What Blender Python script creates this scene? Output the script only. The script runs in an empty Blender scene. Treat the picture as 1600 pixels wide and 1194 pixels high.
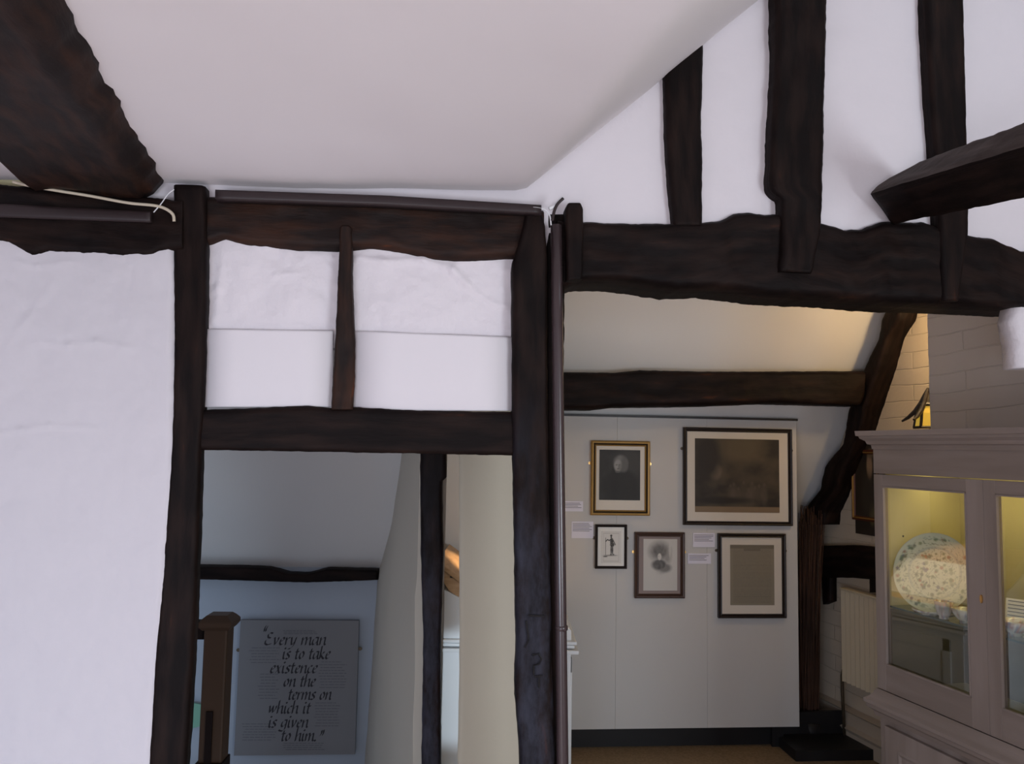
import bpy, bmesh, math, random
from mathutils import Vector, Matrix, noise
R = random.Random(7)
SC = bpy.context.scene
C = SC.collection
# ------------------------------------------------------------------ camera
F = 1250.0; PITCH = math.atan(103 / F); ROLL = 0.018; EYE = 1.54; FZ = 0.05
def ray(px, py):
    u = (px - 800) / F; v = (597 - py) / F
    a = u * math.cos(ROLL) - v * math.sin(ROLL); b = u * math.sin(ROLL) + v * math.cos(ROLL)
    return Vector((a, math.cos(PITCH) - b * math.sin(PITCH), math.sin(PITCH) + b * math.cos(PITCH)))
cam = bpy.data.cameras.new('camera'); co = bpy.data.objects.new('camera', cam); C.objects.link(co)
co.location = (0, 0, EYE)
fwd = Vector((0, math.cos(PITCH), math.sin(PITCH))); U0 = Vector((0, -math.sin(PITCH), math.cos(PITCH))); R0 = Vector((1, 0, 0))
xc = R0 * math.cos(ROLL) + U0 * math.sin(ROLL); yc = -R0 * math.sin(ROLL) + U0 * math.cos(ROLL)
co.rotation_euler = Matrix((xc, yc, -fwd)).transposed().to_euler()
cam.sensor_width = 36; cam.lens = F / 1600 * 36; cam.clip_start = 0.02
SC.camera = co

class Pl:
    """a vertical plane of the building: point, heading; at() gives the point of the plane seen in a direction"""
    def __init__(s, D=None, deg=0, n=None, p=None):
        if n is None:
            t = math.radians(deg); s.n = Vector((math.sin(t), -math.cos(t), 0)); s.p = Vector((0, D, 0))
        else:
            s.n = Vector(n).normalized(); s.p = Vector(p)
        s.r = Vector((-s.n.y, s.n.x, 0)); s.th = math.atan2(s.r.y, s.r.x)
    def at(s, px, py, off=0.0):
        d = ray(px, py); o = Vector((0, 0, EYE)); q = s.p + s.n * off
        return o + d * ((q - o).dot(s.n) / d.dot(s.n))
P1 = Pl(2.3, 6)             # the timber framed partition
P2 = Pl(4.05, 5)            # display board in the far room
P3 = Pl(4.60, 5)            # low wall of the stair
CU = Vector((.246, -.969, 0)).normalized(); CW = Vector((-CU.y, CU.x, 0)); C0 = Vector((1.356, 3.0, 0))
def PW(w): return Pl(n=-CW, p=C0 + CW * w)   # planes parallel to the right hand wall
WR = 0.72                    # brick wall
PR = PW(WR)

# ------------------------------------------------------------------ materials
def mat(name, col, rough=.6, bump=None, col2=None, scale=6, stretch=(1, 1, 1), coord='Object', metal=0, spec=.4, detail=6, ramp=(.35, .7), bscale=None, emit=None):
    m = bpy.data.materials.new(name); m.use_nodes = True; nt = m.node_tree; N = nt.nodes; L = nt.links
    b = N['Principled BSDF']; b.inputs['Base Color'].default_value = (*col, 1); b.inputs['Roughness'].default_value = rough
    b.inputs['Metallic'].default_value = metal; b.inputs['Specular IOR Level'].default_value = spec
    tc = N.new('ShaderNodeTexCoord'); mp = N.new('ShaderNodeMapping'); mp.inputs['Scale'].default_value = stretch
    L.new(tc.outputs[coord], mp.inputs[0])
    if col2 is not None:
        n = N.new('ShaderNodeTexNoise'); n.inputs['Scale'].default_value = scale; n.inputs['Detail'].default_value = detail
        L.new(mp.outputs[0], n.inputs[0]); r = N.new('ShaderNodeValToRGB')
        r.color_ramp.elements[0].position = ramp[0]; r.color_ramp.elements[1].position = ramp[1]
        r.color_ramp.elements[0].color = (*col, 1); r.color_ramp.elements[1].color = (*col2, 1)
        L.new(n.outputs['Fac'], r.inputs[0]); L.new(r.outputs[0], b.inputs['Base Color'])
    if bump:
        last = None
        for sc_, st, dist in bump:
            n = N.new('ShaderNodeTexNoise'); n.inputs['Scale'].default_value = sc_; n.inputs['Detail'].default_value = 5
            L.new(mp.outputs[0], n.inputs[0]); bm_ = N.new('ShaderNodeBump'); bm_.inputs['Strength'].default_value = st; bm_.inputs['Distance'].default_value = dist
            L.new(n.outputs['Fac'], bm_.inputs['Height'])
            if last: L.new(last.outputs[0], bm_.inputs['Normal'])
            last = bm_
        L.new(last.outputs[0], b.inputs['Normal'])
    if emit:
        b.inputs['Emission Color'].default_value = (*emit[0], 1); b.inputs['Emission Strength'].default_value = emit[1]
    return m
M = {}
def oak(name, c1, c2, rough=.5, spec=.35):
    m = mat(name, c1, rough, bump=[(5, .3, .010), (34, .28, .003)], col2=c2, scale=5, stretch=(1, 5, 1), coord='UV', spec=spec, ramp=(.42, .68))
    for n in m.node_tree.nodes:
        if n.type == 'VALTORGB': e = n.color_ramp.elements.new(.80); e.color = (c2[0] * 3.2 + .01, c2[1] * 2.2, c2[2] * 1.3, 1)
    return m
M['oak'] = oak('blackened_oak', (.0055, .0030, .0028), (.018, .0095, .0075), .6, .12)
M['oak_red'] = oak('blackened_oak_reddish', (.013, .008, .007), (.042, .018, .011), .55, .16)
M['oak_brown'] = oak('newel_oak', (.030, .015, .007), (.085, .042, .018), .5)
M['oak_lit'] = oak('lit_oak_face', (.055, .042, .038), (.095, .075, .068), .7, .12)  # paler oak: light on the jutting beam's side put into the colour
M['oak_bluelit'] = oak('bluelit_blackened_oak', (.0055, .0030, .0028), (.018, .0095, .0075), .6, .12)
def paint_low_light(m, z0, z1, col):
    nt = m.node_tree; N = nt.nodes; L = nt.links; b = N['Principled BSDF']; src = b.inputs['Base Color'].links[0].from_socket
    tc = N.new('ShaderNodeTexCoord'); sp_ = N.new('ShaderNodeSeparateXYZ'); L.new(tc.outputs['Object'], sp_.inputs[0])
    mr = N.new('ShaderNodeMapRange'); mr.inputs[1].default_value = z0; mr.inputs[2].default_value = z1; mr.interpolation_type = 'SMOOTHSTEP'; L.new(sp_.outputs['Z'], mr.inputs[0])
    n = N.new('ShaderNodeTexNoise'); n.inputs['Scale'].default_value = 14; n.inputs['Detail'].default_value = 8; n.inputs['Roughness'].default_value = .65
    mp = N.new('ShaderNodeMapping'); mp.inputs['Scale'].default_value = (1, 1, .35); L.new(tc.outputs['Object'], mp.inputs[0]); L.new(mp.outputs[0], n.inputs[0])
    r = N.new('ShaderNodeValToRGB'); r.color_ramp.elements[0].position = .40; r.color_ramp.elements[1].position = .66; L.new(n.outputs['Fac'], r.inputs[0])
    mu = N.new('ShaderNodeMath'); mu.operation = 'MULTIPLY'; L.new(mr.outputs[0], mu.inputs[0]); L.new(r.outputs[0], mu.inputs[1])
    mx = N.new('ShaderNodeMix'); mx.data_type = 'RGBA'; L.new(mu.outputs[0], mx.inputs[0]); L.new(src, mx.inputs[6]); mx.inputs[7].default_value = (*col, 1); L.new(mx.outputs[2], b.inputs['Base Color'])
paint_low_light(M['oak_bluelit'], 1.75, .95, (.042, .044, .062))  # cool light on the lower posts, painted as a bluish height gradient
M['trunk'] = mat('painted_trunking', (.030, .019, .020), .42, bump=[(20, .1, .002)])
M['pipe'] = mat('painted_pipe', (.050, .033, .035), .25, spec=.6, bump=[(15, .08, .002)])
M['plaster'] = mat('limewashed_plaster', (.80, .755, .79), .85, bump=[(3.5, .35, .02), (24, .3, .005), (120, .15, .001)], coord='Object', spec=.2)
M['plaster_left'] = mat('darker_limewash', (.69, .655, .69), .85, bump=[(3.5, .35, .02), (24, .3, .005), (120, .15, .001)], coord='Object', spec=.2)  # same limewash, albedo lowered to balance the light on this wall
M['plaster_rough'] = mat('rough_limewash', (.80, .755, .79), .85, bump=[(5, .6, .03), (26, .55, .008), (110, .2, .0015)], coord='Object', spec=.2)
M['ceil'] = mat('ceiling_plaster', (.88, .835, .85), .9, bump=[(2.2, .25, .02), (60, .12, .0015)], spec=.15)
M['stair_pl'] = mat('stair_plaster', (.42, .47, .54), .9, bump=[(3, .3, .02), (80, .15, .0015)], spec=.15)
M['back_pl'] = mat('far_plaster', (.68, .67, .66), .9, bump=[(3, .3, .02), (80, .15, .0015)], spec=.15)
M['chim_pl'] = mat('greyed_cream_plaster', (.50, .46, .39), .9, bump=[(3, .3, .02), (80, .15, .0015)], spec=.15)
M['cream'] = mat('cream_plaster', (.50, .455, .36), .9, bump=[(4, .2, .02), (90, .2, .0015)], spec=.15)
M['cream_warm_lit'] = mat('cream_warm_lit_edge', (.74, .68, .42), .8, bump=[(40, .3, .003)])  # cream deepened to yellow to carry warm light on the plaster
M['board'] = mat('white_board', (.80, .76, .79), .75, bump=[(90, .1, .0008)], spec=.25)
M['panel'] = mat('display_board_cloth', (.56, .545, .53), .85, bump=[(300, .25, .0008)], spec=.2)
M['black'] = mat('black_paint', (.010, .009, .010), .5)
M['carpet'] = mat('brown_carpet', (.20, .135, .075), .95, bump=[(400, .5, .003)], col2=(.28, .20, .12), scale=90)
M['boards'] = mat('worn_pale_boards', (.42, .34, .325), .7, bump=[(9, .3, .004)], col2=(.52, .44, .42), scale=4, stretch=(8, 1, 1))
M['white_paint'] = mat('white_gloss_paint', (.74, .76, .78), .45, bump=[(30, .12, .002)], stretch=(1, 1, .12))
M['pale_wood'] = mat('pale_case_wood', (.42, .25, .12), .45, bump=[(20, .2, .002)], col2=(.55, .36, .2), scale=12, stretch=(1, 1, 6))
M['paper'] = mat('paper', (.80, .78, .74), .8)
M['card'] = mat('caption_card', (.72, .70, .80), .7)
M['sign'] = mat('grey_print_panel', (.20, .20, .21), .6, bump=[(200, .1, .0005)])
M['ink'] = mat('black_ink', (.022, .020, .026), .6)
M['ink2'] = mat('faint_grey_ink', (.125, .125, .140), .6)
M['gold'] = mat('gilt_wood', (.36, .21, .06), .38, metal=.35, bump=[(40, .2, .002)])
M['gold_dark'] = mat('gilt_shadow_line', (.03, .018, .008), .5)
M['frame_dark'] = mat('dark_frame_wood', (.016, .010, .009), .4, bump=[(40, .2, .002)])
M['frame_brown'] = mat('brown_frame_wood', (.055, .028, .020), .4, bump=[(40, .2, .002)])
M['frame_red'] = mat('red_brown_frame', (.075, .020, .010), .38)
M['brass'] = mat('brass', (.55, .33, .12), .3, metal=.9)
M['dull_brass'] = mat('dull_brass', (.12, .09, .06), .45, metal=.6)
M['mount'] = mat('cream_mount', (.66, .61, .54), .85)
M['mount_taupe'] = mat('taupe_mount', (.27, .215, .205), .85)
M['case'] = mat('limed_oak_case', (.22, .178, .155), .5, bump=[(60, .22, .002), (8, .1, .004)], col2=(.33, .275, .25), scale=10, stretch=(1, 1, .10), detail=8)
M['case_h'] = mat('limed_oak_case_cross', (.22, .178, .155), .5, bump=[(60, .22, .002), (8, .1, .004)], col2=(.33, .275, .25), scale=10, stretch=(.10, 1, 1), detail=8)
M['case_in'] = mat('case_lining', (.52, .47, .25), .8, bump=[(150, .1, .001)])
M['case_low'] = mat('brown_case_lining', (.13, .10, .06), .85)  # lining coloured dark to deepen the dimness below the shelf
M['peg'] = mat('peg_hole', (.02, .015, .01), .8)
M['twig'] = mat('brown_twig', (.035, .016, .009), .7, col2=(.080, .036, .020), scale=5)
M['rad'] = mat('cream_radiator_paint', (.58, .50, .36), .45)
M['dado'] = mat('cream_skirting_paint', (.50, .42, .33), .5)
M['green'] = mat('green_print', (.22, .45, .33), .7)
M['cable'] = mat('cream_cable', (.62, .54, .42), .5)
M['wire'] = mat('white_wire', (.8, .8, .82), .4)
M['lead'] = mat('lantern_metal', (.020, .014, .012), .4)
M['amber'] = mat('amber_glass', (.55, .38, .06), .25, emit=((.9, .58, .08), .35))
M['shelf_edge'] = mat('glass_edge', (.04, .075, .07), .15, spec=.6)

def attr_mat(name, rough=.6):
    m = bpy.data.materials.new(name); m.use_nodes = True; nt = m.node_tree
    a = nt.nodes.new('ShaderNodeVertexColor'); a.layer_name = 'Col'
    nt.links.new(a.outputs[0], nt.nodes['Principled BSDF'].inputs['Base Color'])
    nt.nodes['Principled BSDF'].inputs['Roughness'].default_value = rough
    return m
M['print'] = attr_mat('printed_picture', .65)
M['china'] = attr_mat('painted_china', .22)
def glass_mat(name, ior, tint=(1, 1, 1)):
    m = bpy.data.materials.new(name); m.use_nodes = True; nt = m.node_tree; N = nt.nodes; L = nt.links
    N.remove(N['Principled BSDF']); t = N.new('ShaderNodeBsdfTransparent'); t.inputs[0].default_value = (*tint, 1)
    g = N.new('ShaderNodeBsdfGlossy'); g.inputs['Roughness'].default_value = .0
    lw = N.new('ShaderNodeLayerWeight'); pw = N.new('ShaderNodeMath'); pw.operation = 'POWER'; pw.inputs[1].default_value = 5
    f = N.new('ShaderNodeMath'); f.operation = 'MULTIPLY_ADD'; r0 = ((ior - 1) / (ior + 1)) ** 2; f.inputs[1].default_value = 1 - r0; f.inputs[2].default_value = r0
    L.new(lw.outputs['Facing'], pw.inputs[0]); L.new(pw.outputs[0], f.inputs[0]); mx = N.new('ShaderNodeMixShader')
    L.new(f.outputs[0], mx.inputs[0]); L.new(t.outputs[0], mx.inputs[1]); L.new(g.outputs[0], mx.inputs[2])
    L.new(mx.outputs[0], N['Material Output'].inputs[0]); return m
M['pane'] = glass_mat('window_glass', 2.0)
M['shelf_glass'] = glass_mat('shelf_glass', 1.5, (.62, .72, .66))
def brick_mat(name, col):
    m = mat(name, col, .85, spec=.2); nt = m.node_tree; N = nt.nodes; L = nt.links
    tc = N.new('ShaderNodeTexCoord'); n0 = N.new('ShaderNodeTexNoise'); n0.inputs['Scale'].default_value = 3.2; n0.inputs['Detail'].default_value = 2
    mx = N.new('ShaderNodeMix'); mx.data_type = 'RGBA'; mx.blend_type = 'LINEAR_LIGHT'; mx.inputs[0].default_value = .02
    L.new(tc.outputs['UV'], n0.inputs[0]); L.new(tc.outputs['UV'], mx.inputs[6]); L.new(n0.outputs['Color'], mx.inputs[7])
    br = N.new('ShaderNodeTexBrick'); br.inputs['Scale'].default_value = 1; br.inputs['Brick Width'].default_value = .62; br.inputs['Row Height'].default_value = .078
    br.inputs['Mortar Size'].default_value = .004; br.inputs['Mortar Smooth'].default_value = .9
    br.inputs['Color1'].default_value = br.inputs['Color2'].default_value = (1, 1, 1, 1); br.inputs['Mortar'].default_value = (0, 0, 0, 1)
    L.new(mx.outputs[2], br.inputs[0])
    b1 = N.new('ShaderNodeBump'); b1.inputs['Strength'].default_value = .55; b1.inputs['Distance'].default_value = .006
    L.new(br.outputs['Color'], b1.inputs['Height'])
    n = N.new('ShaderNodeTexNoise'); n.inputs['Scale'].default_value = 30; n.inputs['Detail'].default_value = 5; L.new(tc.outputs['UV'], n.inputs[0])
    b2 = N.new('ShaderNodeBump'); b2.inputs['Strength'].default_value = .35; b2.inputs['Distance'].default_value = .004
    L.new(n.outputs['Fac'], b2.inputs['Height']); L.new(b1.outputs[0], b2.inputs['Normal']); L.new(b2.outputs[0], N['Principled BSDF'].inputs['Normal'])
    return m
M['brick'] = brick_mat('painted_brick_cream', (.60, .51, .40))
M['brick_grey'] = brick_mat('painted_brick_grey', (.52, .47, .44))

# ------------------------------------------------------------------ object helpers
def link(name, me, m, parent=None, smooth=False):
    if m is not None: me.materials.append(m)
    o = bpy.data.objects.new(name, me); C.objects.link(o)
    if parent is not None: o.parent = parent
    if smooth:
        for p in me.polygons: p.use_smooth = True
    return o
def tag(o, label=None, cat=None, group=None, kind=None):
    if label: o['label'] = label
    if cat: o['category'] = cat
    if group: o['group'] = group
    if kind: o['kind'] = kind
    return o
def struct(o): o['kind'] = 'structure'; return o
def empty(name, loc, rz=0, label=None, cat=None, group=None):
    o = bpy.data.objects.new(name, None); C.objects.link(o); o.location = loc; o.rotation_euler = (0, 0, rz); o.empty_display_size = .05
    return tag(o, label, cat, group)
def mesh(name, vs, fs, m, parent=None, smooth=False, uvs=None, cols=None):
    me = bpy.data.meshes.new(name); me.from_pydata([tuple(v) for v in vs], [], fs); me.update()
    if uvs:
        ul = me.uv_layers.new(name='UVMap')
        for l in me.loops: ul.data[l.index].uv = uvs[l.vertex_index]
    if cols:
        ca = me.color_attributes.new('Col', 'FLOAT_COLOR', 'POINT')
        for i, c in enumerate(cols): ca.data[i].color = (*c, 1)
    return link(name, me, m, parent, smooth)
class MB:
    def __init__(s): s.v = []; s.f = []
    def box(s, x0, x1, y0, y1, z0, z1):
        k = len(s.v); s.v += [(x, y, z) for x in (x0, x1) for y in (y0, y1) for z in (z0, z1)]
        s.f += [tuple(k + i for i in q) for q in ((0, 1, 3, 2), (4, 6, 7, 5), (0, 4, 5, 1), (2, 3, 7, 6), (0, 2, 6, 4), (1, 5, 7, 3))]; return s
    def prism(s, prof, x0, x1, axis='x'):
        """closed profile (a,b) extruded along an axis"""
        k = len(s.v); n = len(prof)
        for t in (x0, x1):
            for a, b in prof:
                s.v.append((t, a, b) if axis == 'x' else (a, t, b) if axis == 'y' else (a, b, t))
        s.f.append(tuple(k + i for i in range(n))[::-1]); s.f.append(tuple(k + n + i for i in range(n)))
        for i in range(n): j = (i + 1) % n; s.f.append((k + i, k + j, k + n + j, k + n + i))
        return s
    def lathe(s, prof, n=24, c=(0, 0, 0)):
        k = len(s.v)
        for r, z in prof:
            for i in range(n): a = 2 * math.pi * i / n; s.v.append((c[0] + r * math.cos(a), c[1] + r * math.sin(a), c[2] + z))
        for j in range(len(prof) - 1):
            for i in range(n):
                i2 = (i + 1) % n; s.f.append((k + j * n + i, k + j * n + i2, k + (j + 1) * n + i2, k + (j + 1) * n + i))
        s.f.append(tuple(k + i for i in range(n))[::-1]); s.f.append(tuple(k + (len(prof) - 1) * n + i for i in range(n)))
        return s
    def tube(s, pts, r, n=8):
        pts = [Vector(p) for p in pts]; k = len(s.v); rr = r if callable(r) else (lambda t: r)
        up = Vector((0, 0, 1)) if abs((pts[-1] - pts[0]).normalized().z) < .9 else Vector((1, 0, 0))
        for j, p in enumerate(pts):
            t = (pts[min(j + 1, len(pts) - 1)] - pts[max(j - 1, 0)]).normalized(); a = t.cross(up).normalized(); b = a.cross(t)
            q = rr(j / (len(pts) - 1))
            for i in range(n): w = 2 * math.pi * i / n; s.v.append(p + a * (q * math.cos(w)) + b * (q * math.sin(w)))
        for j in range(len(pts) - 1):
            for i in range(n): i2 = (i + 1) % n; s.f.append((k + j * n + i, k + (j + 1) * n + i, k + (j + 1) * n + i2, k + j * n + i2))
        s.f.append(tuple(k + i for i in range(n))); s.f.append(tuple(k + (len(pts) - 1) * n + i for i in range(n))[::-1]); return s
    def build(s, name, m, parent=None, bevel=0, smooth=False, seg=2):
        me = bpy.data.meshes.new(name); me.from_pydata([tuple(v) for v in s.v], [], s.f); me.update()
        bm = bmesh.new(); bm.from_mesh(me); bmesh.ops.recalc_face_normals(bm, faces=bm.faces)
        if bevel: bmesh.ops.bevel(bm, geom=bm.edges[:], offset=bevel, segments=seg, affect='EDGES', profile=.6)
        bm.to_mesh(me); bm.free()
        return link(name, me, m, parent, smooth)
def setmin(o):
    """move an object's origin to its bounding box base"""
    vs = o.data.vertices; c = sum((v.co for v in vs), Vector()) / len(vs); c.z = min(v.co.z for v in vs)
    for v in vs: v.co -= c
    o.location = o.location + c; return o
def resample(P, n):
    L = [0]
    for a, b in zip(P, P[1:]): L.append(L[-1] + math.hypot(b[0] - a[0], b[1] - a[1]))
    out = []; j = 0
    for i in range(n):
        t = L[-1] * i / (n - 1)
        while j < len(P) - 2 and L[j + 1] < t: j += 1
        u = (t - L[j]) / max(1e-9, L[j + 1] - L[j]); out.append((P[j][0] + (P[j + 1][0] - P[j][0]) * u, P[j][1] + (P[j + 1][1] - P[j][1]) * u))
    return out
def nz(p, s, seed=0): return noise.noise(Vector(p) * s + Vector((seed * 7.3, seed * 3.1, seed)))
def fnz(p, s, seed=0): return noise.fractal(Vector(p) * s + Vector((seed * 7.3, seed * 3.1, seed)), .8, 2, 4)
def ribbon(name, A, B, pl, thick, m, off=0., n=90, mf=12, r=.012, rough=.004, edge=.0015, seed=0, parent=None, bulge=0., ridges=()):
    """a hewn timber or plaster slab: two outline edges on a plane of the house, a rounded front, real thickness"""
    A = resample(A, n); B = resample(B, n); vs = []; uv = []; s_len = 0; prev = None; nb = 4
    for i, (a, b) in enumerate(zip(A, B)):
        pa = pl.at(*a, off); pb = pl.at(*b, off); w = pb - pa; wl = w.length; wd = w / wl
        pa = pa - wd * (edge * fnz(pa, 25, seed)); pb = pb + wd * (edge * fnz(pb, 25, seed + 5)); w = pb - pa; wl = w.length
        mid = (pa + pb) / 2; s_len += (mid - prev).length if prev is not None else 0; prev = mid
        rr = min(r, wl * .3); ring = []
        for k in range(mf + 1):
            t = k / mf; x = t * wl
            d = 0
            if x < rr: d = rr * (1 - math.sqrt(max(0, 1 - (1 - x / rr) ** 2)))
            elif wl - x < rr: d = rr * (1 - math.sqrt(max(0, 1 - (1 - (wl - x) / rr) ** 2)))
            p = pa + wd * x
            fade = min(1, x / .02, (wl - x) / .02)
            d -= fade * (rough * fnz(p, 7, seed) + bulge * math.sin(math.pi * t))
            if ridges:
                qx, qy = a[0] + (b[0] - a[0]) * t, a[1] + (b[1] - a[1]) * t
                for amp, sg, pts in ridges:
                    for (u0, v0), (u1, v1) in zip(pts, pts[1:]):
                        l2 = (u1 - u0) ** 2 + (v1 - v0) ** 2; h = max(0, min(1, ((qx - u0) * (u1 - u0) + (qy - v0) * (v1 - v0)) / l2))
                        e = math.hypot(qx - u0 - h * (u1 - u0), (qy - v0 - h * (v1 - v0)) * 1.0) / sg
                        if e < 2.5: d -= amp * math.exp(-e * e)
            ring.append((p - pl.n * d, x))
        for q in (thick * .5, thick): ring.append((pb - pl.n * q, wl + q))
        for q in (thick, thick * .5): ring.append((pa - pl.n * q, wl + 2 * thick - q + .01))
        for p, x in ring: vs.append(p); uv.append((s_len + seed * 1.7, x + seed * .63))
    k = len(vs) // n; fs = []
    for i in range(n - 1):
        for j in range(k):
            j2 = (j + 1) % k; fs.append((i * k + j, i * k + j2, (i + 1) * k + j2, (i + 1) * k + j))
    fs.append(tuple(range(k))[::-1]); fs.append(tuple((n - 1) * k + j for j in range(k)))
    o = mesh(name, vs, fs, m, parent, True, uv)
    bm = bmesh.new(); bm.from_mesh(o.data); bmesh.ops.recalc_face_normals(bm, faces=bm.faces); bm.to_mesh(o.data); bm.free()
    for p in o.data.polygons: p.use_smooth = len(p.vertices) == 4
    return setmin(o) if parent is None else o
def sheet(name, fn, nu, nv, m, thick=.06, nrm=None, disp=0, dsc=5, seed=0, uvf=None):
    """wall or ceiling: grid fn(u,v) with thickness away from the room along -nrm"""
    vs = []; uv = []
    for layer in (0, 1):
        for i in range(nu + 1):
            for j in range(nv + 1):
                p = Vector(fn(i / nu, j / nv)); q = nrm(p) if callable(nrm) else nrm
                uv.append(uvf(p) if uvf else (p.x, p.z))
                vs.append(p + q * (disp * fnz(p, dsc, seed)) if layer == 0 else p - q * thick)
    k = (nu + 1) * (nv + 1); fs = []; I = lambda i, j: i * (nv + 1) + j
    for i in range(nu):
        for j in range(nv):
            fs.append((I(i, j), I(i + 1, j), I(i + 1, j + 1), I(i, j + 1))); fs.append((k + I(i, j + 1), k + I(i + 1, j + 1), k + I(i + 1, j), k + I(i, j)))
    for i in range(nu):
        fs.append((I(i, 0), k + I(i, 0), k + I(i + 1, 0), I(i + 1, 0))); fs.append((I(i + 1, nv), k + I(i + 1, nv), k + I(i, nv), I(i, nv)))
    for j in range(nv):
        fs.append((I(0, j + 1), k + I(0, j + 1), k + I(0, j), I(0, j))); fs.append((I(nu, j), k + I(nu, j), k + I(nu, j + 1), I(nu, j + 1)))
    o = mesh(name, vs, fs, m, None, True, uv)
    bm = bmesh.new(); bm.from_mesh(o.data); bmesh.ops.recalc_face_normals(bm, faces=bm.faces)
    for e in bm.edges:
        if len(e.link_faces) == 2 and e.calc_face_angle(0) > 1.0: e.smooth = False
    bm.to_mesh(o.data); bm.free(); return o
def rect(p, q, z0, z1):
    """vertical rectangle between plan points p and q"""
    return lambda u, v: (p[0] + (q[0] - p[0]) * u, p[1] + (q[1] - p[1]) * u, z0 + (z1 - z0) * v)

# ------------------------------------------------------------------ the setting
T1 = math.tan(math.radians(6)); T5 = math.tan(math.radians(5))
def on1(x, off=0): return (x + P1.n.x * off, 2.3 + T1 * x + P1.n.y * off)
# sloping ceiling of the room: level on the left, rising to the right
H = P1.at(822, 290); E2 = P1.at(1175, 0)
def q_of(x, y): return (x - H.x) + .254 * (y - H.y)
SL = (E2.z - H.z) / q_of(E2.x, E2.y)
ha = P1.at(300, 283); z_c = H.z - .02
_d = ray(520, 0); _t = (z_c - EYE) / _d.z; hb = Vector((_d.x * _t, _d.y * _t, 0)); hl = (Vector((hb.x - ha.x, hb.y - ha.y, 0))).normalized(); hn = Vector((-hl.y, hl.x, 0))
if hn.x > 0: hn = -hn
def zc(x, y):
    q = q_of(x, y); s = .02; up = SL * (q if q > s else (0 if q < -s else (q + s) ** 2 / (4 * s)))
    d = Vector((x - ha.x, y - ha.y, 0)).dot(hn); w = .10; dd = 0 if d < -w else (d if d > w else (d + w) ** 2 / (4 * w))
    return H.z - .012 - .03 * max(-.9, min(0, x - H.x)) * -1 + up - .035 * dd
def ceil_f(u, v):
    x = -2.3 + 5.0 * u; y0 = -2.6; y1 = 2.3 + T1 * x + .02; y = y0 + (y1 - y0) * v
    return (x, y, zc(x, y))
struct(sheet('ceiling', ceil_f, 150, 60, M['ceil'], .08, Vector((0, 0, -1)), .006, 2.2, 3))
# plaster between the studs over the tie beam
struct(sheet('wall_front_upper', rect(on1(-1.05, -.035), on1(2.45, -.035), 2.12, 4.15), 190, 120, M['plaster'], .07, P1.n, .007, 4, 8))
# rafters' plaster over the far room and the stair
YR0 = 3.88 - 1.88 * T5; mR = 1.604
def zroof(Y): return 2.287 - mR * (Y - YR0)
def roof_f(u, v):
    x = -2.4 + 4.75 * u; Y = 2.5 + (4.72 - 2.5) * v
    return (x, Y + x * T5, zroof(Y))
rn = Vector((0, -mR, -1)).normalized()
struct(sheet('ceiling_far', roof_f, 60, 60, M['back_pl'], .06, rn, .01, 2.5, 4))
# floor
struct(MB().box(-2.4, 3.4, -2.7, 2.42, FZ - .06, FZ).build('floor', M['boards']))
struct(MB().box(-.5, 2.4, 2.42, 4.9, FZ - .06, FZ).build('floor_far', M['carpet']))
struct(MB().box(-2.4, -.5, 2.42, 4.9, -1.3, -1.24).build('floor_stair', M['boards']))
def wallbox(name, p, q, z0, z1, m, t=.08):
    n = Vector((q[1] - p[1], -(q[0] - p[0]), 0)).normalized()
    return struct(sheet(name, rect(p, q, z0, z1), 24, 24, m, t, n, .003, 4, 5))
wallbox('wall_left', (-2.3, -2.6), (-2.3, 4.9), -1.3, 4.2, M['plaster'])
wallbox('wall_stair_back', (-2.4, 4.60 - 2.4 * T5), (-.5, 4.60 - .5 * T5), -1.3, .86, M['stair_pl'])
wallbox('wall_far', (-.5, 4.62 - .5 * T5), (2.4, 4.62 + 2.4 * T5), -.05, .95, M['black'])
# brick wall on the right, all along; chimney breast in front of it
def cpt(u, w): v = C0 + CU * u + CW * w; return (v.x, v.y)
uvR = lambda p: ((p - C0).dot(CU), p.z)
struct(sheet('wall_right', rect(cpt(-1.75, WR), cpt(5.8, WR), -.05, 4.0), 170, 90, M['brick'], .1, -CW, .006, 5, 6, uvf=uvR))
chu = (PW(.42).at(1452, 600) - C0).dot(CU)
ch = MB(); k = 0
def chim_f(u, v):
    # wraps: return face, front face
    if u < .12: w = WR - (WR - .42) * u / .12; return (*cpt(chu + .02, w), FZ + 3.4 * v)
    return (*cpt(chu + (1.1 - chu) * (u - .12) / .88, .42 + .05 * max(0, (v * 3.4 - 1.7)) * 0), FZ + 3.4 * v)
struct(sheet('wall_chimney_breast', chim_f, 100, 100, M['brick_grey'], .02, -CW, .004, 6, 9, uvf=uvR))
# wall behind the camera with its window opening
wb = MB(); wb.box(-2.4, -1.5, -2.68, -2.6, FZ, 3.6).box(1.5, 4.4, -2.68, -2.6, FZ, 4.6).box(-1.5, 1.5, -2.68, -2.6, FZ, .85).box(-1.5, 1.5, -2.68, -2.6, 2.15, 3.6)
struct(wb.build('wall_behind', M['plaster']))
wf = MB()
for x in (-1.5, -.5, .5, 1.44): wf.box(x, x + .06, -2.66, -2.60, .85, 2.15)
wf.box(-1.5, 1.5, -2.66, -2.6, .85, .91).box(-1.5, 1.5, -2.66, -2.6, 2.09, 2.15)
struct(wf.build('window_1', M['white_paint']))

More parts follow.
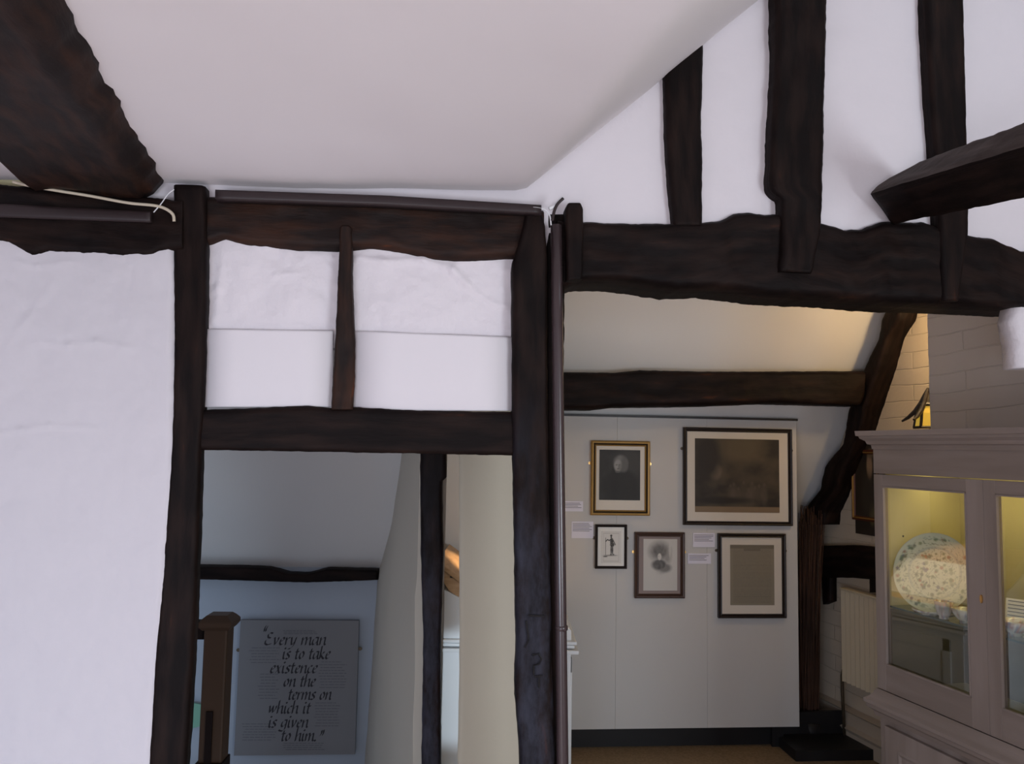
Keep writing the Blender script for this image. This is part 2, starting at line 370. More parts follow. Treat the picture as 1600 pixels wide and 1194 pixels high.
# left wall plaster of the partition, with its rounded edge against the post, warm light in its yellow colour
LW = dict(A=[(-80, 370), (-130, 1620)], B=[(272, 370), (274, 480), (274, 620), (271, 760), (262, 890), (248, 1040), (238, 1194), (205, 1620)])
o = ribbon('wall_partition_left', LW['A'], LW['B'], P1, .07, M['plaster_left'], off=.022, n=300, mf=120, r=.022, rough=.0045, edge=.002, seed=11, ridges=[(.0035, 4, [(-10, 678), (30, 672), (75, 665), (145, 668)]), (.003, 5, [(60, 534), (105, 540), (150, 534), (208, 545)]), (.003, 4, [(18, 408), (55, 416), (110, 409)]), (-.002, 5, [(195, 408), (205, 420), (200, 450)]), (.002, 6, [(80, 440), (40, 500), (10, 540)])]); struct(o)
o = ribbon('trim_1', [(262, 392), (266, 620), (263, 760), (254, 890), (240, 1040), (228, 1194), (190, 1600)], [(275, 392), (276, 480), (276.5, 620), (273.5, 760), (264.5, 890), (250.5, 1040), (240.5, 1194), (207, 1600)], P1, .035, M['cream_warm_lit'], off=.004, n=90, mf=5, r=.006, rough=.001, seed=3); struct(o)
o = ribbon('wall_partition_left_top', [(-80, 225), (-80, 330)], [(160, 250), (160, 330)], P1, .05, M['cream_warm_lit'], off=-.03, n=20, mf=20, r=.005, rough=.003, seed=5); struct(o)
for nm, a, b, s, rg in (('wall_infill_left', 312, 540, 21, [(.004, 7, [(350, 400), (342, 450), (338, 500)]), (-.002, 4, [(410, 475), (440, 493)]), (.003, 5, [(430, 432), (480, 425)])]), ('wall_infill_right', 540, 812, 22, [(.007, 7, [(560, 405), (600, 410), (660, 407), (705, 422), (728, 445)]), (.003, 5, [(728, 445), (760, 470), (790, 480)])])):
    o = ribbon(nm, [(a, 350), (a, 540)], [(b, 350), (b, 545)], P1, .05, M['plaster_rough'], off=-.028, n=80, mf=90, r=.02, rough=.007, seed=s, bulge=.008, ridges=rg); struct(o)
# nib of wall under the right end of the tie beam
o = ribbon('wall_partition_right', [(1590, 470), (1582, 500), (1590, 540), (1592, 575)], [(1760, 470), (1760, 575)], P1, .07, M['plaster_rough'], off=-.02, n=24, mf=24, r=.02, rough=.005, seed=25); struct(o)
# curved plaster wall between stair and far room
a3 = Pl(2.98, 0).at(657, 700); b3 = Pl(4.62, 5).at(574, 880)
def curv(u, v):
    bow = .16 * math.sin(math.pi * u) + .05 * math.sin(2 * math.pi * u)
    zq = -1.3 + 4.3 * v; low = -(max(0, zq - .83) * .28 * u) + max(0, .83 - zq) * .05 * u
    x = a3.x + (b3.x - a3.x) * u + bow * -.35 - low; y = a3.y + (b3.y - a3.y + .3) * u + bow * .2
    return (x, y, -1.3 + 4.3 * v)
struct(sheet('wall_stair_right', curv, 40, 60, M['chim_pl'], .10, Vector((-1, 0, 0)), .006, 3, 7))
# cream wall end seen through the doorway
x0 = Pl(2.78, 3).at(717, 900).x
o = ribbon('wall_pier', [(717, -100), (717, 700), (718, 1000), (715, 1194), (714, 1510)], [(836, -100), (836, 700), (836, 1510)], Pl(2.78, 3), .10, M['cream'], n=60, mf=30, r=.006, rough=.002, seed=31); struct(o)

# ------------------------------------------------------------------ timbers
GRP = {'timber_post': 'posts of the timber partition', 'wall_stud': 'studs above the tie beam'}
def timber(name, A, B, label, cat='beam', pl=P1, thick=.12, m='oak', group=None, **k):
    group = group or GRP.get(name)
    o = ribbon(name, A, B, pl, thick, M[m], **k); return tag(o, label, cat, group)
timber('timber_post', [(270, 288), (270, 400), (270, 560), (266, 700), (258, 800), (250, 900), (240, 1020), (230, 1194), (195, 1575)],
       [(320, 290), (321, 400), (319, 560), (316, 640), (312, 700), (309, 800), (305, 900), (301, 1000), (295, 1100), (289, 1194), (262, 1575)],
       'dark timber door post leaning left, between white plaster wall and doorway', 'post', off=.02, seed=1, n=140, thick=.05, r=.010, rough=.003)
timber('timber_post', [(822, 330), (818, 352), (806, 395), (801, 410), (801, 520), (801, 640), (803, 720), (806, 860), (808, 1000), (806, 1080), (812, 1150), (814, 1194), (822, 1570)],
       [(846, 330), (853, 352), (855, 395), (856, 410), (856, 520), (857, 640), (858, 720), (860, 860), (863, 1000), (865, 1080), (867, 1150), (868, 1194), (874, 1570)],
       'heavy dark timber post on the right of the doorway, worn carpenter marks', 'post', off=.025, seed=2, n=160, thick=.052, r=.012, rough=.005, m='oak_bluelit')
timber('timber_post', [(852, 335), (852, 700), (856, 1194), (862, 1570)],
       [(886, 335), (884, 437), (882, 560), (880, 640), (882, 740), (879, 800), (880, 870), (882, 960), (885, 1020), (883, 1100), (886, 1194), (892, 1570)],
       'narrow dark timber upright behind the brown pipe, edge to the far room', 'post', off=-.029, seed=4, n=140, thick=.10, edge=.003, rough=.002)
timber('door_lintel', [(306, 641), (430, 636), (480, 634), (520, 638), (550, 636), (640, 641), (812, 644)], [(306, 703), (430, 705), (600, 708), (812, 712)],
       'plain dark timber lintel across the head of the doorway', 'lintel', off=.008, seed=6, n=90, rough=.002, r=.008)
timber('top_rail', [(300, 303), (850, 326)], [(300, 380), (322, 380), (350, 372), (381, 380), (418, 384), (464, 389), (526, 390), (551, 389), (579, 386), (632, 393), (670, 403), (711, 406), (760, 405), (798, 402), (850, 402)],
       'dark gnarled timber rail above the two white infill panels', 'beam', off=.0, seed=7, m='oak_red', rough=.008, r=.02, n=120)
timber('rail_stud', [(532, 352), (530, 356), (530, 380), (527, 450), (524, 520), (519, 600), (517, 640)], [(546, 352), (550, 356), (550, 400), (550, 450), (552, 500), (554, 540), (554, 590), (551, 640)],
       'short reddish timber stud dividing the two white infill panels', 'stud', off=.014, seed=8, m='oak_red', thick=.06, r=.008)
timber('wall_rail', [(-80, 278), (0, 286), (60, 292), (160, 300), (285, 312)], [(-80, 370), (0, 377), (12, 380), (30, 392), (48, 399), (75, 393), (130, 397), (160, 395), (180, 400), (235, 399), (262, 389), (285, 388)],
       'dark wavy timber rail along the top of the left white wall', 'beam', off=.03, seed=9, n=110, rough=.006, edge=.004, mf=16)
timber('tie_beam', [(872, 342), (920, 345), (1000, 347), (1055, 347), (1100, 346), (1130, 342), (1150, 331), (1172, 328), (1200, 333), (1235, 332), (1260, 341), (1290, 346), (1325, 357), (1350, 356), (1380, 345), (1450, 345), (1518, 365), (1560, 372), (1600, 390), (1760, 398)],
       [(872, 446), (888, 444), (905, 436), (960, 435), (1010, 441), (1060, 450), (1120, 447), (1160, 452), (1230, 460), (1300, 462), (1400, 470), (1560, 476), (1600, 478), (1760, 486)],
       'long heavy dark tie beam over the opening to the far room', 'beam', off=.0, seed=10, n=220, thick=.20, mf=20, r=.02, rough=.008, edge=.003, m='oak')
timber('wall_stud', [(1036, 40), (1040, 103), (1042, 200), (1047, 280), (1054, 352)], [(1101, 40), (1099, 150), (1097, 178), (1099, 240), (1099, 352)],
       'short dark stud cut slanting under the ceiling, leftmost above the tie beam', 'stud', off=.0, seed=12, n=60, thick=.08)
timber('wall_stud', [(1213, -330), (1213, 0), (1212, 100), (1208, 200), (1205, 290), (1210, 300), (1222, 308), (1224, 345), (1219, 424)], [(1294, -330), (1294, 0), (1292, 100), (1289, 230), (1286, 345), (1280, 385), (1270, 426)],
       'tall wide dark stud with knotted foot tenoned over the tie beam', 'stud', off=.018, seed=13, n=150, thick=.10, mf=16, rough=.008, edge=.003)
timber('wall_stud', [(1446, -330), (1448, 0), (1455, 140), (1462, 235), (1470, 350), (1475, 470)], [(1506, -330), (1509, 0), (1514, 200), (1517, 330), (1516, 366), (1500, 470)],
       'dark stud behind the jutting beam at upper right', 'stud', off=.012, seed=14, n=110, thick=.09)
timber('timber_peg_block', [(888, 317), (884, 325), (885, 380), (886, 438)], [(908, 317), (912, 325), (912, 380), (910, 436)],
       'small upright dark block fixed on the left end of the tie beam', 'block', off=.03, seed=15, n=36, thick=.05, r=.007)
# purlin and rafter of the far room
timber('roof_purlin', [(820, 576), (885, 581), (960, 582), (1000, 578), (1100, 580), (1200, 580), (1365, 579)], [(820, 636), (885, 640), (930, 640), (960, 636), (1040, 635), (1100, 634), (1200, 630), (1345, 634)],
       'dark horizontal purlin crossing the sloping ceiling of the far room', 'beam', pl=Pl(3.80, 5), seed=16, n=130, thick=.14, r=.025, rough=.008, mf=16)
timber('wall_brace', [(1398, 455), (1376, 500), (1372, 530), (1350, 575), (1338, 605), (1325, 640), (1316, 695), (1286, 730), (1281, 765), (1255, 797), (1248, 820)],
       [(1416, 455), (1403, 500), (1386, 525), (1370, 582), (1358, 618), (1342, 670), (1322, 722), (1300, 775), (1288, 800), (1286, 820)],
       'crooked dark brace rising up the cream brick wall to the tie beam', 'brace', pl=PW(WR - .10), thick=.12, seed=17, n=110, rough=.008, edge=.004)
timber('wall_plate', [(1282, 853), (1330, 852), (1420, 862)], [(1282, 903), (1330, 903), (1420, 912)],
       'short dark timber in the right wall above the radiator', 'beam', pl=PW(WR - .06), thick=.07, seed=18, n=30)
timber('wall_post', [(1282, 895), (1284, 945)], [(1297, 895), (1297, 940)], 'stub of dark post below the short wall timber, beside the twigs', 'post', pl=PW(WR - .05), thick=.04, seed=27, n=16)
timber('wall_peg_strip', [(1357, 897), (1357, 926)], [(1375, 897), (1375, 926)], 'dark timber stub beside the display cabinet above the radiator', 'block', pl=PW(WR - .05), thick=.04, seed=28, n=12)
# stair
timber('stair_rail_beam', [(250, 884), (308, 886), (380, 887), (420, 889), (450, 897), (480, 898), (510, 890), (590, 892)], [(250, 905), (308, 906), (380, 908), (480, 911), (540, 909), (590, 907)],
       'wavy dark timber rail across the stair wall above the lettered panel', 'beam', pl=Pl(4.50, 5), thick=.10, seed=19, n=90, rough=.005)
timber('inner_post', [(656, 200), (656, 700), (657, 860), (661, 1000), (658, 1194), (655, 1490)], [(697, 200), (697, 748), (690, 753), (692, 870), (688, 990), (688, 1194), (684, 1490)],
       'slim dark post just inside the doorway beside the cream pier', 'post', pl=Pl(2.86, 3), thick=.10, seed=20, n=150, rough=.003, m='oak_bluelit')

# the big beam of the room, running towards the viewer under the ceiling
def big_beam():
    pr = P1.at(250, 308); pl_ = P1.at(38, 292); e = P1.at(250, 262)
    d = Vector((.254, -1, 0)).normalized(); L = 3.2; n = 110; zb = pr.z - .01; wv = Vector((pl_.x - pr.x, pl_.y - pr.y, 0)); hgt = .32; vs = []; uv = []; m_ = 0
    for i in range(n):
        s = L * i / (n - 1); b = Vector((pr.x, pr.y, zb)) + d * s + Vector((0, 0, .02 * math.sin(s * 1.3) - .035 * s)); ring = []
        jr = .012 * fnz(b, 6, 2) + .006 * fnz(b, 25, 4)
        pts = [(-.02 - jr, hgt, 0), (-.02 - jr, .12, 0), (-.004 - jr, .05, 0), (.02 - jr, .018, 0)] + [(.045 + t * .04, .0, 1) for t in range(int(0)) ]
        for t in range(0, 17): pts.append((.05 + (wv.length - .09) * t / 16, 0, 1))
        pts += [(wv.length, .03, 0), (wv.length + .01, hgt, 0)]
        acc = 0; lp = None
        for a, zz, fl in pts:
            p = b + wv.normalized() * a + Vector((0, 0, zz))
            if fl: p.z += .010 * fnz(p, 5, 5) + .003 * fnz(p, 22, 5)
            if lp is not None: acc += (p - lp).length
            lp = p; vs.append(p); uv.append((s, acc))
        m_ = len(pts)
    fs = []
    for i in range(n - 1):
        for j in range(m_): j2 = (j + 1) % m_; fs.append((i * m_ + j, i * m_ + j2, (i + 1) * m_ + j2, (i + 1) * m_ + j))
    fs.append(tuple(range(m_))[::-1]); fs.append(tuple((n - 1) * m_ + j for j in range(m_)))
    o = mesh('ceiling_beam', vs, fs, M['oak_red'], None, True, uv)
    bm = bmesh.new(); bm.from_mesh(o.data); bmesh.ops.recalc_face_normals(bm, faces=bm.faces); bm.to_mesh(o.data); bm.free()
    for p in o.data.polygons: p.use_smooth = len(p.vertices) == 4
    tag(setmin(o), 'huge rough reddish-black ceiling beam coming forward at upper left', 'beam')
big_beam()

# beam jutting forward at the upper right
def jut():
    def pt(px, py, D): return Pl(D, 6).at(px, py)
    far = 2.27; near = 1.72
    # lower left corner line, upper left corner line, and the far underside
    a0 = pt(1358, 302, far); a1 = pt(1600, 228, near); b0 = pt(1408, 262, far + .03); b1 = pt(1600, 189, near + .03)
    c0 = pt(1396, 352, far + .04); c1 = pt(1600, 312, near + .10)
    d = (a1 - a0); secs = []; n = 50; vs = []; uv = []
    for i in range(n):
        t = 1.5 * i / (n - 1); A = a0 + (a1 - a0) * t; B = b0 + (b1 - b0) * t; Cc = c0 + (c1 - c0) * t
        if t < .18: k = (t / .18) ** .6; B = A + (B - A) * (.45 + .55 * k)
        D_ = B + (Cc - A); ring = []
        cs = [A, B, D_, Cc]; acc = 0
        for q in range(4):
            p0, p1 = cs[q], cs[(q + 1) % 4]
            for s in range(6):
                u = s / 6; p = p0 + (p1 - p0) * u; c_ = (A + D_) / 2
                if s == 0: p = p + (c_ - p) * .05
                p = p + (p - c_).normalized() * .004 * fnz(p, 14, 3)
                ring.append(p)
        for j, p in enumerate(ring): vs.append(p); uv.append((t * .6, j * .02))
    m_ = 24; fs = []
    for i in range(n - 1):
        for j in range(m_): j2 = (j + 1) % m_; fs.append((i * m_ + j, i * m_ + j2, (i + 1) * m_ + j2, (i + 1) * m_ + j))
    fs.append(tuple(range(m_))[::-1]); fs.append(tuple((n - 1) * m_ + j for j in range(m_)))
    o = mesh('jutting_beam', vs, fs, M['oak'], None, False, uv)
    bm = bmesh.new(); bm.from_mesh(o.data); bmesh.ops.recalc_face_normals(bm, faces=bm.faces); bm.to_mesh(o.data); bm.free()
    for p in o.data.polygons: p.use_smooth = len(p.vertices) == 4
    o.data.materials.append(M['oak_lit'])
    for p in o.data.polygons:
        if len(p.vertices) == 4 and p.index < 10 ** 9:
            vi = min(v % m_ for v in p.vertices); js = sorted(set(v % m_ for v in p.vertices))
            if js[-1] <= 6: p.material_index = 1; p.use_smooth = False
    tag(setmin(o), 'dark squared beam jutting forward from the wall at upper right', 'beam')
jut()

# ------------------------------------------------------------------ trunking, pipe, cables
def strip(name, A, B, label, cat, m, off, thick, **k):
    return tag(ribbon(name, A, B, P1, thick, M[m], off=off, n=40, mf=4, r=.002, rough=.0003, edge=.0003, **k), label, cat)
strip('cable_trunking', [(336, 296), (600, 305), (846, 320)], [(336, 311), (600, 320), (846, 334)], 'thin dark painted trunking along the top of the rail over the doorway', 'trunking', 'trunk', .048, .036)
strip('cable_trunking', [(-80, 314), (235, 330)], [(-80, 336), (235, 347)], 'flat dark trunking strip on the left wall rail', 'trunking', 'trunk', .045, .016)
pp = MB(); p0 = P1.at(869, 352, .02); p1 = P1.at(873, 700, .02); p2 = P1.at(879, 1194, .02); p3 = P1.at(885, 1565, .02)
pp.tube([p0, p0.lerp(p1, .5), p1, p1.lerp(p2, .5), p2, p3], .0165, 20)
pr_ = empty('wall_pipe', (p3.x, p3.y, FZ), 0, 'brown painted vertical pipe against the right side of the heavy door post', 'pipe')
o = pp.build('pipe', M['pipe'], pr_, smooth=True); o.location = -Vector(pr_.location)
o = MB().lathe([(.0165, 0), (.0185, .002), (.0185, .012), (.0165, .014)], 20, tuple(P1.at(877, 985, .02))).build('collar', M['pipe'], pr_, smooth=True); o.location = -Vector(pr_.location)
def cable(name, pts, r, m, label, off=.04):
    P = [P1.at(a, b, off + (c[0] if c else 0)) for a, b, *c in pts]
    Q = []
    for i in range(len(P) - 1):
        p_1, p_2 = P[i], P[i + 1]; p_0 = P[max(0, i - 1)]; p_3 = P[min(len(P) - 1, i + 2)]
        for s in range(6):
            t = s / 6; Q.append(.5 * ((2 * p_1) + (p_2 - p_0) * t + (2 * p_0 - 5 * p_1 + 4 * p_2 - p_3) * t * t + (3 * p_1 - p_0 - 3 * p_2 + p_3) * t ** 3))
    Q.append(P[-1]); b = MB(); b.tube(Q, r, 8); return tag(setmin(b.build(name, M[m], None, smooth=True)), label, 'cable')
cable('wall_cable', [(20, 284), (45, 290), (90, 298), (140, 306), (200, 317), (240, 321), (258, 326), (270, 335), (272, 346)], .0042, 'cable', 'cream cable sagging along the left wall rail to the post', .05)
cable('wall_wire', [(272, 296), (262, 304), (252, 318), (240, 332)], .0016, 'wire', 'thin white wire looping beside the big ceiling beam', .05)
cable('wall_wire', [(833, 324), (842, 325), (852, 328), (859, 337), (861, 352)], .0022, 'wire', 'thin white wire bending down at the end of the trunking', .046)
cable('bent_flex', [(858, 326), (868, 322), (874, 314), (880, 309)], .0055, 'wire', 'short bent white flex curling above the pipe', .045)
cable('bent_flex', [(863, 345), (866, 330), (871, 319), (880, 310)], .0045, 'trunk', 'short curved black flex above the pipe', .05)

# white boards in the two bays
for a, b, c, lab in (((317, 514), (520, 517), (316, 636), 'smooth white board in the left bay above the door lintel'), ((552, 517), (802, 527), (552, 638), 'smooth white board in the right bay above the door lintel')):
    rgt = b[0]; bot = 636 if a[0] < 400 else 642
    strip('infill_board', [a, (a[0] - 1, bot)], [b, (rgt, bot)], lab, 'board', 'board', -.006, .012)
# carved marks on the heavy post
for i, (pts) in enumerate([[(832, 1024), (842, 1022), (846, 1030), (842, 1038), (834, 1040), (834, 1056)], [(836, 1058), (848, 1056)], [(842, 1058), (842, 1074)], [(826, 962), (850, 963)], [(822, 970), (826, 1000), (820, 1012)]]):
    P = [P1.at(a, b, .0305) for a, b in pts]; b = MB(); b.tube(P, .0026, 5)
    par = bpy.data.objects['timber_post.001']; o = b.build('carved_mark', M['black'], par); o.location = -Vector(par.location)

# ------------------------------------------------------------------ display board, black base and pictures
pb = MB()
tlp = P2.at(885, 648); trp = P2.at(1244, 660); blp = P2.at(900, 1140); brp = P2.at(1238, 1136)
th5 = math.radians(5); root = empty('display_board', (0, 4.05, 0), th5, 'tall pale display board hung with framed prints', 'display board')
def l5(p): q = Vector(p) - Vector((0, 4.05, 0)); return (q.x * math.cos(th5) + q.y * math.sin(th5), q.z)
xL, xR = -.45, l5(trp)[0]; zT = (l5(tlp)[1] + l5(trp)[1]) / 2; zB = (l5(blp)[1] + l5(brp)[1]) / 2
seams = [l5(P2.at(908, 900))[0] - .6, l5(P2.at(962, 1000))[0], l5(P2.at(1105, 1000))[0]]
xs = [xL] + [s for s in seams if xL < s < xR] + [xR]
for a, b in zip(xs, xs[1:]):
    MB().box(a + .0004, b - .0004, 0, .03, zB, zT).build('panel', M['panel'], root, bevel=.0006)
MB().box(xL, xR + .004, -.012, .034, zT, zT + .010).build('top_rail', M['frame_dark'], root)
for x in (xL + .1, xR - .1): MB().box(x - .03, x + .03, .032, .05, FZ, zT - .3).build('leg', M['black'], root)
for nm, bx in (('baseboard_far', (-.45, 1.95, .068, .09, FZ, zB + .05)), ('baseboard_far_corner', (1.40, 1.95, -.16, .066, FZ, FZ + .05))):
    b = struct(MB().box(*bx).build(nm, M['black'])); b.rotation_euler = (0, 0, th5); b.location = (0, 4.05, 0)

def pic_mesh(w, h, fn, nx, ny, y, name, parent):
    vs = []; cs = []; fs = []
    for j in range(ny + 1):
        for i in range(nx + 1):
            vs.append(((i / nx - .5) * w, y, (j / ny - .5) * h)); cs.append(fn(i / nx, j / ny))
    for j in range(ny):
        for i in range(nx): a = j * (nx + 1) + i; fs.append((a, a + 1, a + nx + 2, a + nx + 1))
    return mesh(name, vs, fs, M['print'], parent, False, None, cs)
def ring(b, w, h, bw, y0, y1, inner_y=None):
    """mitred frame: outer w,h, bar width bw, from y0 (back) to y1 (front, smaller)"""
    prof = [(0, y0), (0, y1 + .003), (.18, y1), (.5, y1 + .002), (.62, y1 + .006), (.85, y1 + .004), (1, y1 + .009), (1, y0)]
    cor = [(-1, -1), (1, -1), (1, 1), (-1, 1)]; k = len(b.v); n = len(prof)
    for cx, cz in cor:
        for t, y in prof: b.v.append((cx * (w / 2 - t * bw), y, cz * (h / 2 - t * bw)))
    for c in range(4):
        for i in range(n): j = (i + 1) % n; c2 = (c + 1) % 4; b.f.append((k + c * n + i, k + c2 * n + i, k + c2 * n + j, k + c * n + j))
    return b
def picture(name, box, pl, bar, label, m_frame, fn, prt, m_mount='mount', brk=None, res=(60, 80), inner=None, off=.022, bm_='dull_brass', cat='framed picture'):
    L_, R_, T_, B_ = box; cx = (L_ + R_) / 2; cy = (T_ + B_) / 2
    c = pl.at(cx, cy, off); w = (pl.at(R_, cy, off) - pl.at(L_, cy, off)).length; h = (pl.at(cx, T_, off) - pl.at(cx, B_, off)).length
    s = w / (R_ - L_); root = empty(name, c, pl.th, label, cat, 'framed prints on the display board' if name == 'framed_print' else None)
    ring(MB(), w, h, bar * s, off - .002, -.002).build('frame', M[m_frame], root)
    if inner: ring(MB(), w - bar * s * .9, h - bar * s * .9, bar * s * .35, .012, -.0035).build('frame_sight_edge', M[inner], root)
    MB().box(-w / 2 + bar * s * .7, w / 2 - bar * s * .7, .010, off - .004, -h / 2 + bar * s * .7, h / 2 - bar * s * .7).build('mount', M[m_mount], root)
    pl_, pr2, pt_, pb_ = prt; pw = (pr2 - pl_) * s; ph = (pb_ - pt_) * s
    pm = pic_mesh(pw, ph, fn, res[0], res[1], .0085, 'print', root); pm.location = (((pl_ + pr2) / 2 - cx) * s, 0, (cy - (pt_ + pb_) / 2) * s)
    if brk:
        for sd in (-1, 1):
            x = sd * (w / 2 + .004); z = (cy - brk) * s; b = MB(); k = len(b.v)
            prof = [(.008 * math.cos(a), .008 * math.sin(a)) for a in [2 * math.pi * i / 12 for i in range(12)]]
            b.prism([(x + p, z + q) for p, q in prof], off - .003, off - .0005, 'y'); b.box(min(x, x - sd * .012), max(x, x - sd * .012), off - .003, off - .0005, z - .005, z + .005)
            b.prism([(x + p * .4, z + q * .4) for p, q in prof], off - .006, off - .003, 'y')
            b.build('mirror_plate', M[bm_], root)
    return root
def blob(u, v, cx, cy, rx, ry, soft=.35):
    d = math.hypot((u - cx) / rx, (v - cy) / ry); return max(0, min(1, (1 - d) / soft + .5)) if d < 1 + soft else 0
def mixc(a, b, t): return tuple(x + (y - x) * t for x, y in zip(a, b))
def g(v): return (v, v * .97, v * .93)
def portrait(u, v):
    c = g(.028 + .01 * fnz((u * 3, v * 3, 0), 1, 1)); c = mixc(c, g(.045), blob(u, v, .75, .75, .4, .3, .8))
    c = mixc(c, g(.020), blob(u, v, .52, .28, .44, .34, .3)); c = mixc(c, g(.016), blob(u, v, .38, .35, .1, .3, .6))
    c = mixc(c, g(.17), blob(u, v, .52, .74, .175, .155, .35) * (.75 + .4 * nz((u * 9, v * 9, 0), 1)))
    c = mixc(c, g(.11), blob(u, v, .60, .68, .10, .12, .5))
    c = mixc(c, g(.27), blob(u, v, .455, .685, .095, .12, .4)); c = mixc(c, g(.12), blob(u, v, .42, .70, .028, .010, .8)); c = mixc(c, g(.12), blob(u, v, .485, .70, .026, .010, .8)); c = mixc(c, g(.10), blob(u, v, .53, .65, .05, .09, .9) * .6)
    c = mixc(c, g(.10), blob(u, v, .46, .62, .035, .012, .7)); c = mixc(c, g(.15), blob(u, v, .475, .66, .012, .035, .7)); c = mixc(c, g(.10), blob(u, v, .45, .565, .06, .022, .6))
    return c
def scene_print(u, v):
    if v < .08: return (.20, .14, .085)
    c = mixc((.022, .018, .015), (.075, .058, .038), max(0, min(1, .5 + .9 * fnz((u * 2.2, v * 2.6, 0), 1, 4))))
    c = mixc(c, (.11, .085, .05), blob(u, v, .55, .88, .25, .22, .9) * .8)
    c = mixc(c, (.13, .10, .07), blob(u, v, .24, .55, .07, .10, .6)); c = mixc(c, (.02, .016, .014), blob(u, v, .15, .75, .14, .3, .6))
    for i in range(9):
        x = .42 + .05 * i; hh = .11 + .05 * math.sin(i * 2.7)
        x += .012 * math.sin(i * 5.1); k_ = .075 + .02 * math.sin(i * 1.7); c = mixc(c, (k_, k_ * .8, k_ * .62), blob(u, v, x, .24, .034, hh, .9) * .55); c = mixc(c, (.10, .08, .06), blob(u, v, x, .25 + hh, .014, .024, .7) * .45)
    return mixc(c, (.018, .015, .013), blob(u, v, .3, .16, .35, .05, .8))
def soldier(u, v):
    c = (.66, .64, .61)
    if .10 < u < .9 and .06 < v < .94 and not (.115 < u < .885 and .075 < v < .925): return (.5, .48, .45)
    d = 0
    for a in ((.50, .86, .055, .035), (.50, .80, .035, .04), (.53, .67, .085, .12), (.55, .58, .11, .07), (.50, .42, .035, .15), (.57, .42, .035, .15), (.49, .27, .05, .018), (.61, .275, .05, .018)):
        d = max(d, blob(u, v, *a, .4) * (.75 + .25 * nz((u * 30, v * 30, 0), 1)))
    for t in range(8): d = max(d, blob(u, v, .46 - .032 * t, .74 - .006 * t - .02 * math.sin(t), .025, .018, .5) * .8); d = max(d, blob(u, v, .60 + .015 * t, .72 - .02 * t, .022, .02, .5) * .7)
    if abs(u - .22) < .012 and .25 < v < .80: d = max(d, .55)
    d = max(d, .45 * blob(u, v, .45, .245, .36, .022, .6)); d = max(d, .7 * blob(u, v, .2, .21, .12, .018, .5))
    return mixc(c, (.02, .019, .018), min(1, d * 1.3))
def lady(u, v):
    c = (.55, .53, .50); n_ = .5 + .5 * nz((u * 14, v * 14, 3), 1)
    d = blob(u, v, .48, .76, .28, .17, .9) * (.65 + .25 * n_); d = max(d, blob(u, v, .70, .68, .12, .16, .9) * .5); d = max(d, blob(u, v, .47, .50, .22, .11, .5) * (.75 + .2 * n_)); d = max(d, blob(u, v, .62, .44, .20, .09, .6) * .7)
    c = mixc(c, (.045, .042, .042), d); c = mixc(c, (.60, .57, .53), blob(u, v, .475, .655, .055, .065, .4))
    c = mixc(c, (.60, .58, .54), .6 * blob(u, v, .78, .78, .03, .15, .6)); c = mixc(c, (.25, .24, .23), .5 * blob(u, v, .5, .36, .12, .05, .9) * n_)
    return mixc(c, (.08, .07, .07), blob(u, v, .455, .665, .010, .006, .8) * .7)
def document(u, v):
    c = (.245, .215, .160); r = (v * 46) % 1
    if .06 < u < .94 and .04 < v < .93 and r < .5: c = mixc(c, (.11, .09, .07), .55 * (.5 + .5 * nz((u * 60, math.floor(v * 46) * 3.7, 0), 1)))
    if v > .94 or (.3 < u < .7 and .90 < v < .94): c = mixc(c, (.1, .08, .06), .5)
    return c
picture('framed_print', (924, 1016, 689, 805.5), P2, 8, 'gilt framed dark portrait print of a white-haired man', 'gold', portrait, (937, 1001, 704, 781), brk=725, inner='gold_dark', bm_='brass', res=(64, 78))
picture('framed_print', (1069, 1239, 669, 821), P2, 6, 'largest black framed print, dark crowded scene, top right of the display board', 'frame_dark', scene_print, (1087, 1219, 688, 799), brk=704, res=(100, 84))
picture('framed_print', (930.5, 980, 820, 889), P2, 4, 'smallest black framed print of a standing figure with a staff', 'frame_dark', soldier, (940, 971, 831, 880), m_mount='paper', brk=842, res=(62, 96))
picture('framed_print', (992.5, 1070.5, 832, 935), P2, 6.5, 'brown framed soft print of a figure in a broad dark hat, taupe mount', 'frame_brown', lady, (1006, 1059, 844, 922), m_mount='mount_taupe', brk=864, res=(60, 86), bm_='brass')
picture('framed_print', (1123, 1229, 834, 966), P2, 6, 'black framed faded page of writing, lower right of the display board', 'frame_dark', document, (1142, 1211, 854, 944), brk=863, res=(50, 184))
for i, (a, b, t, bo, lab) in enumerate(((850, 911, 783, 799, 'white caption card at left edge of the board beside the gilt frame'), (893, 927, 815, 841, 'white caption card left of the smallest framed print'),
        (1083, 1117, 833, 855, 'upper small caption card between the brown and lower right frames'), (1075, 1111, 865, 881, 'lower small caption card beside the brown frame'))):
    cx, cy = (a + b) / 2, (t + bo) / 2; c = P2.at(cx, cy, .004); w = (P2.at(b, cy) - P2.at(a, cy)).length; h = (P2.at(cx, t) - P2.at(cx, bo)).length
    rt = empty('caption_card', c, P2.th, lab, 'caption card', 'caption cards on the display board'); MB().box(-w / 2, w / 2, 0, .0035, -h / 2, h / 2).build('card', M['card'], rt)
    bb = MB(); z = h / 2 - .010
    while z > -h * .15: bb.box(-w / 2 + .006, w / 2 - .006 - R.random() * .03, -.0006, 0, z - .0012, z + .0012); z -= .0075
    bb.build('print_lines', M['ink2'], rt)

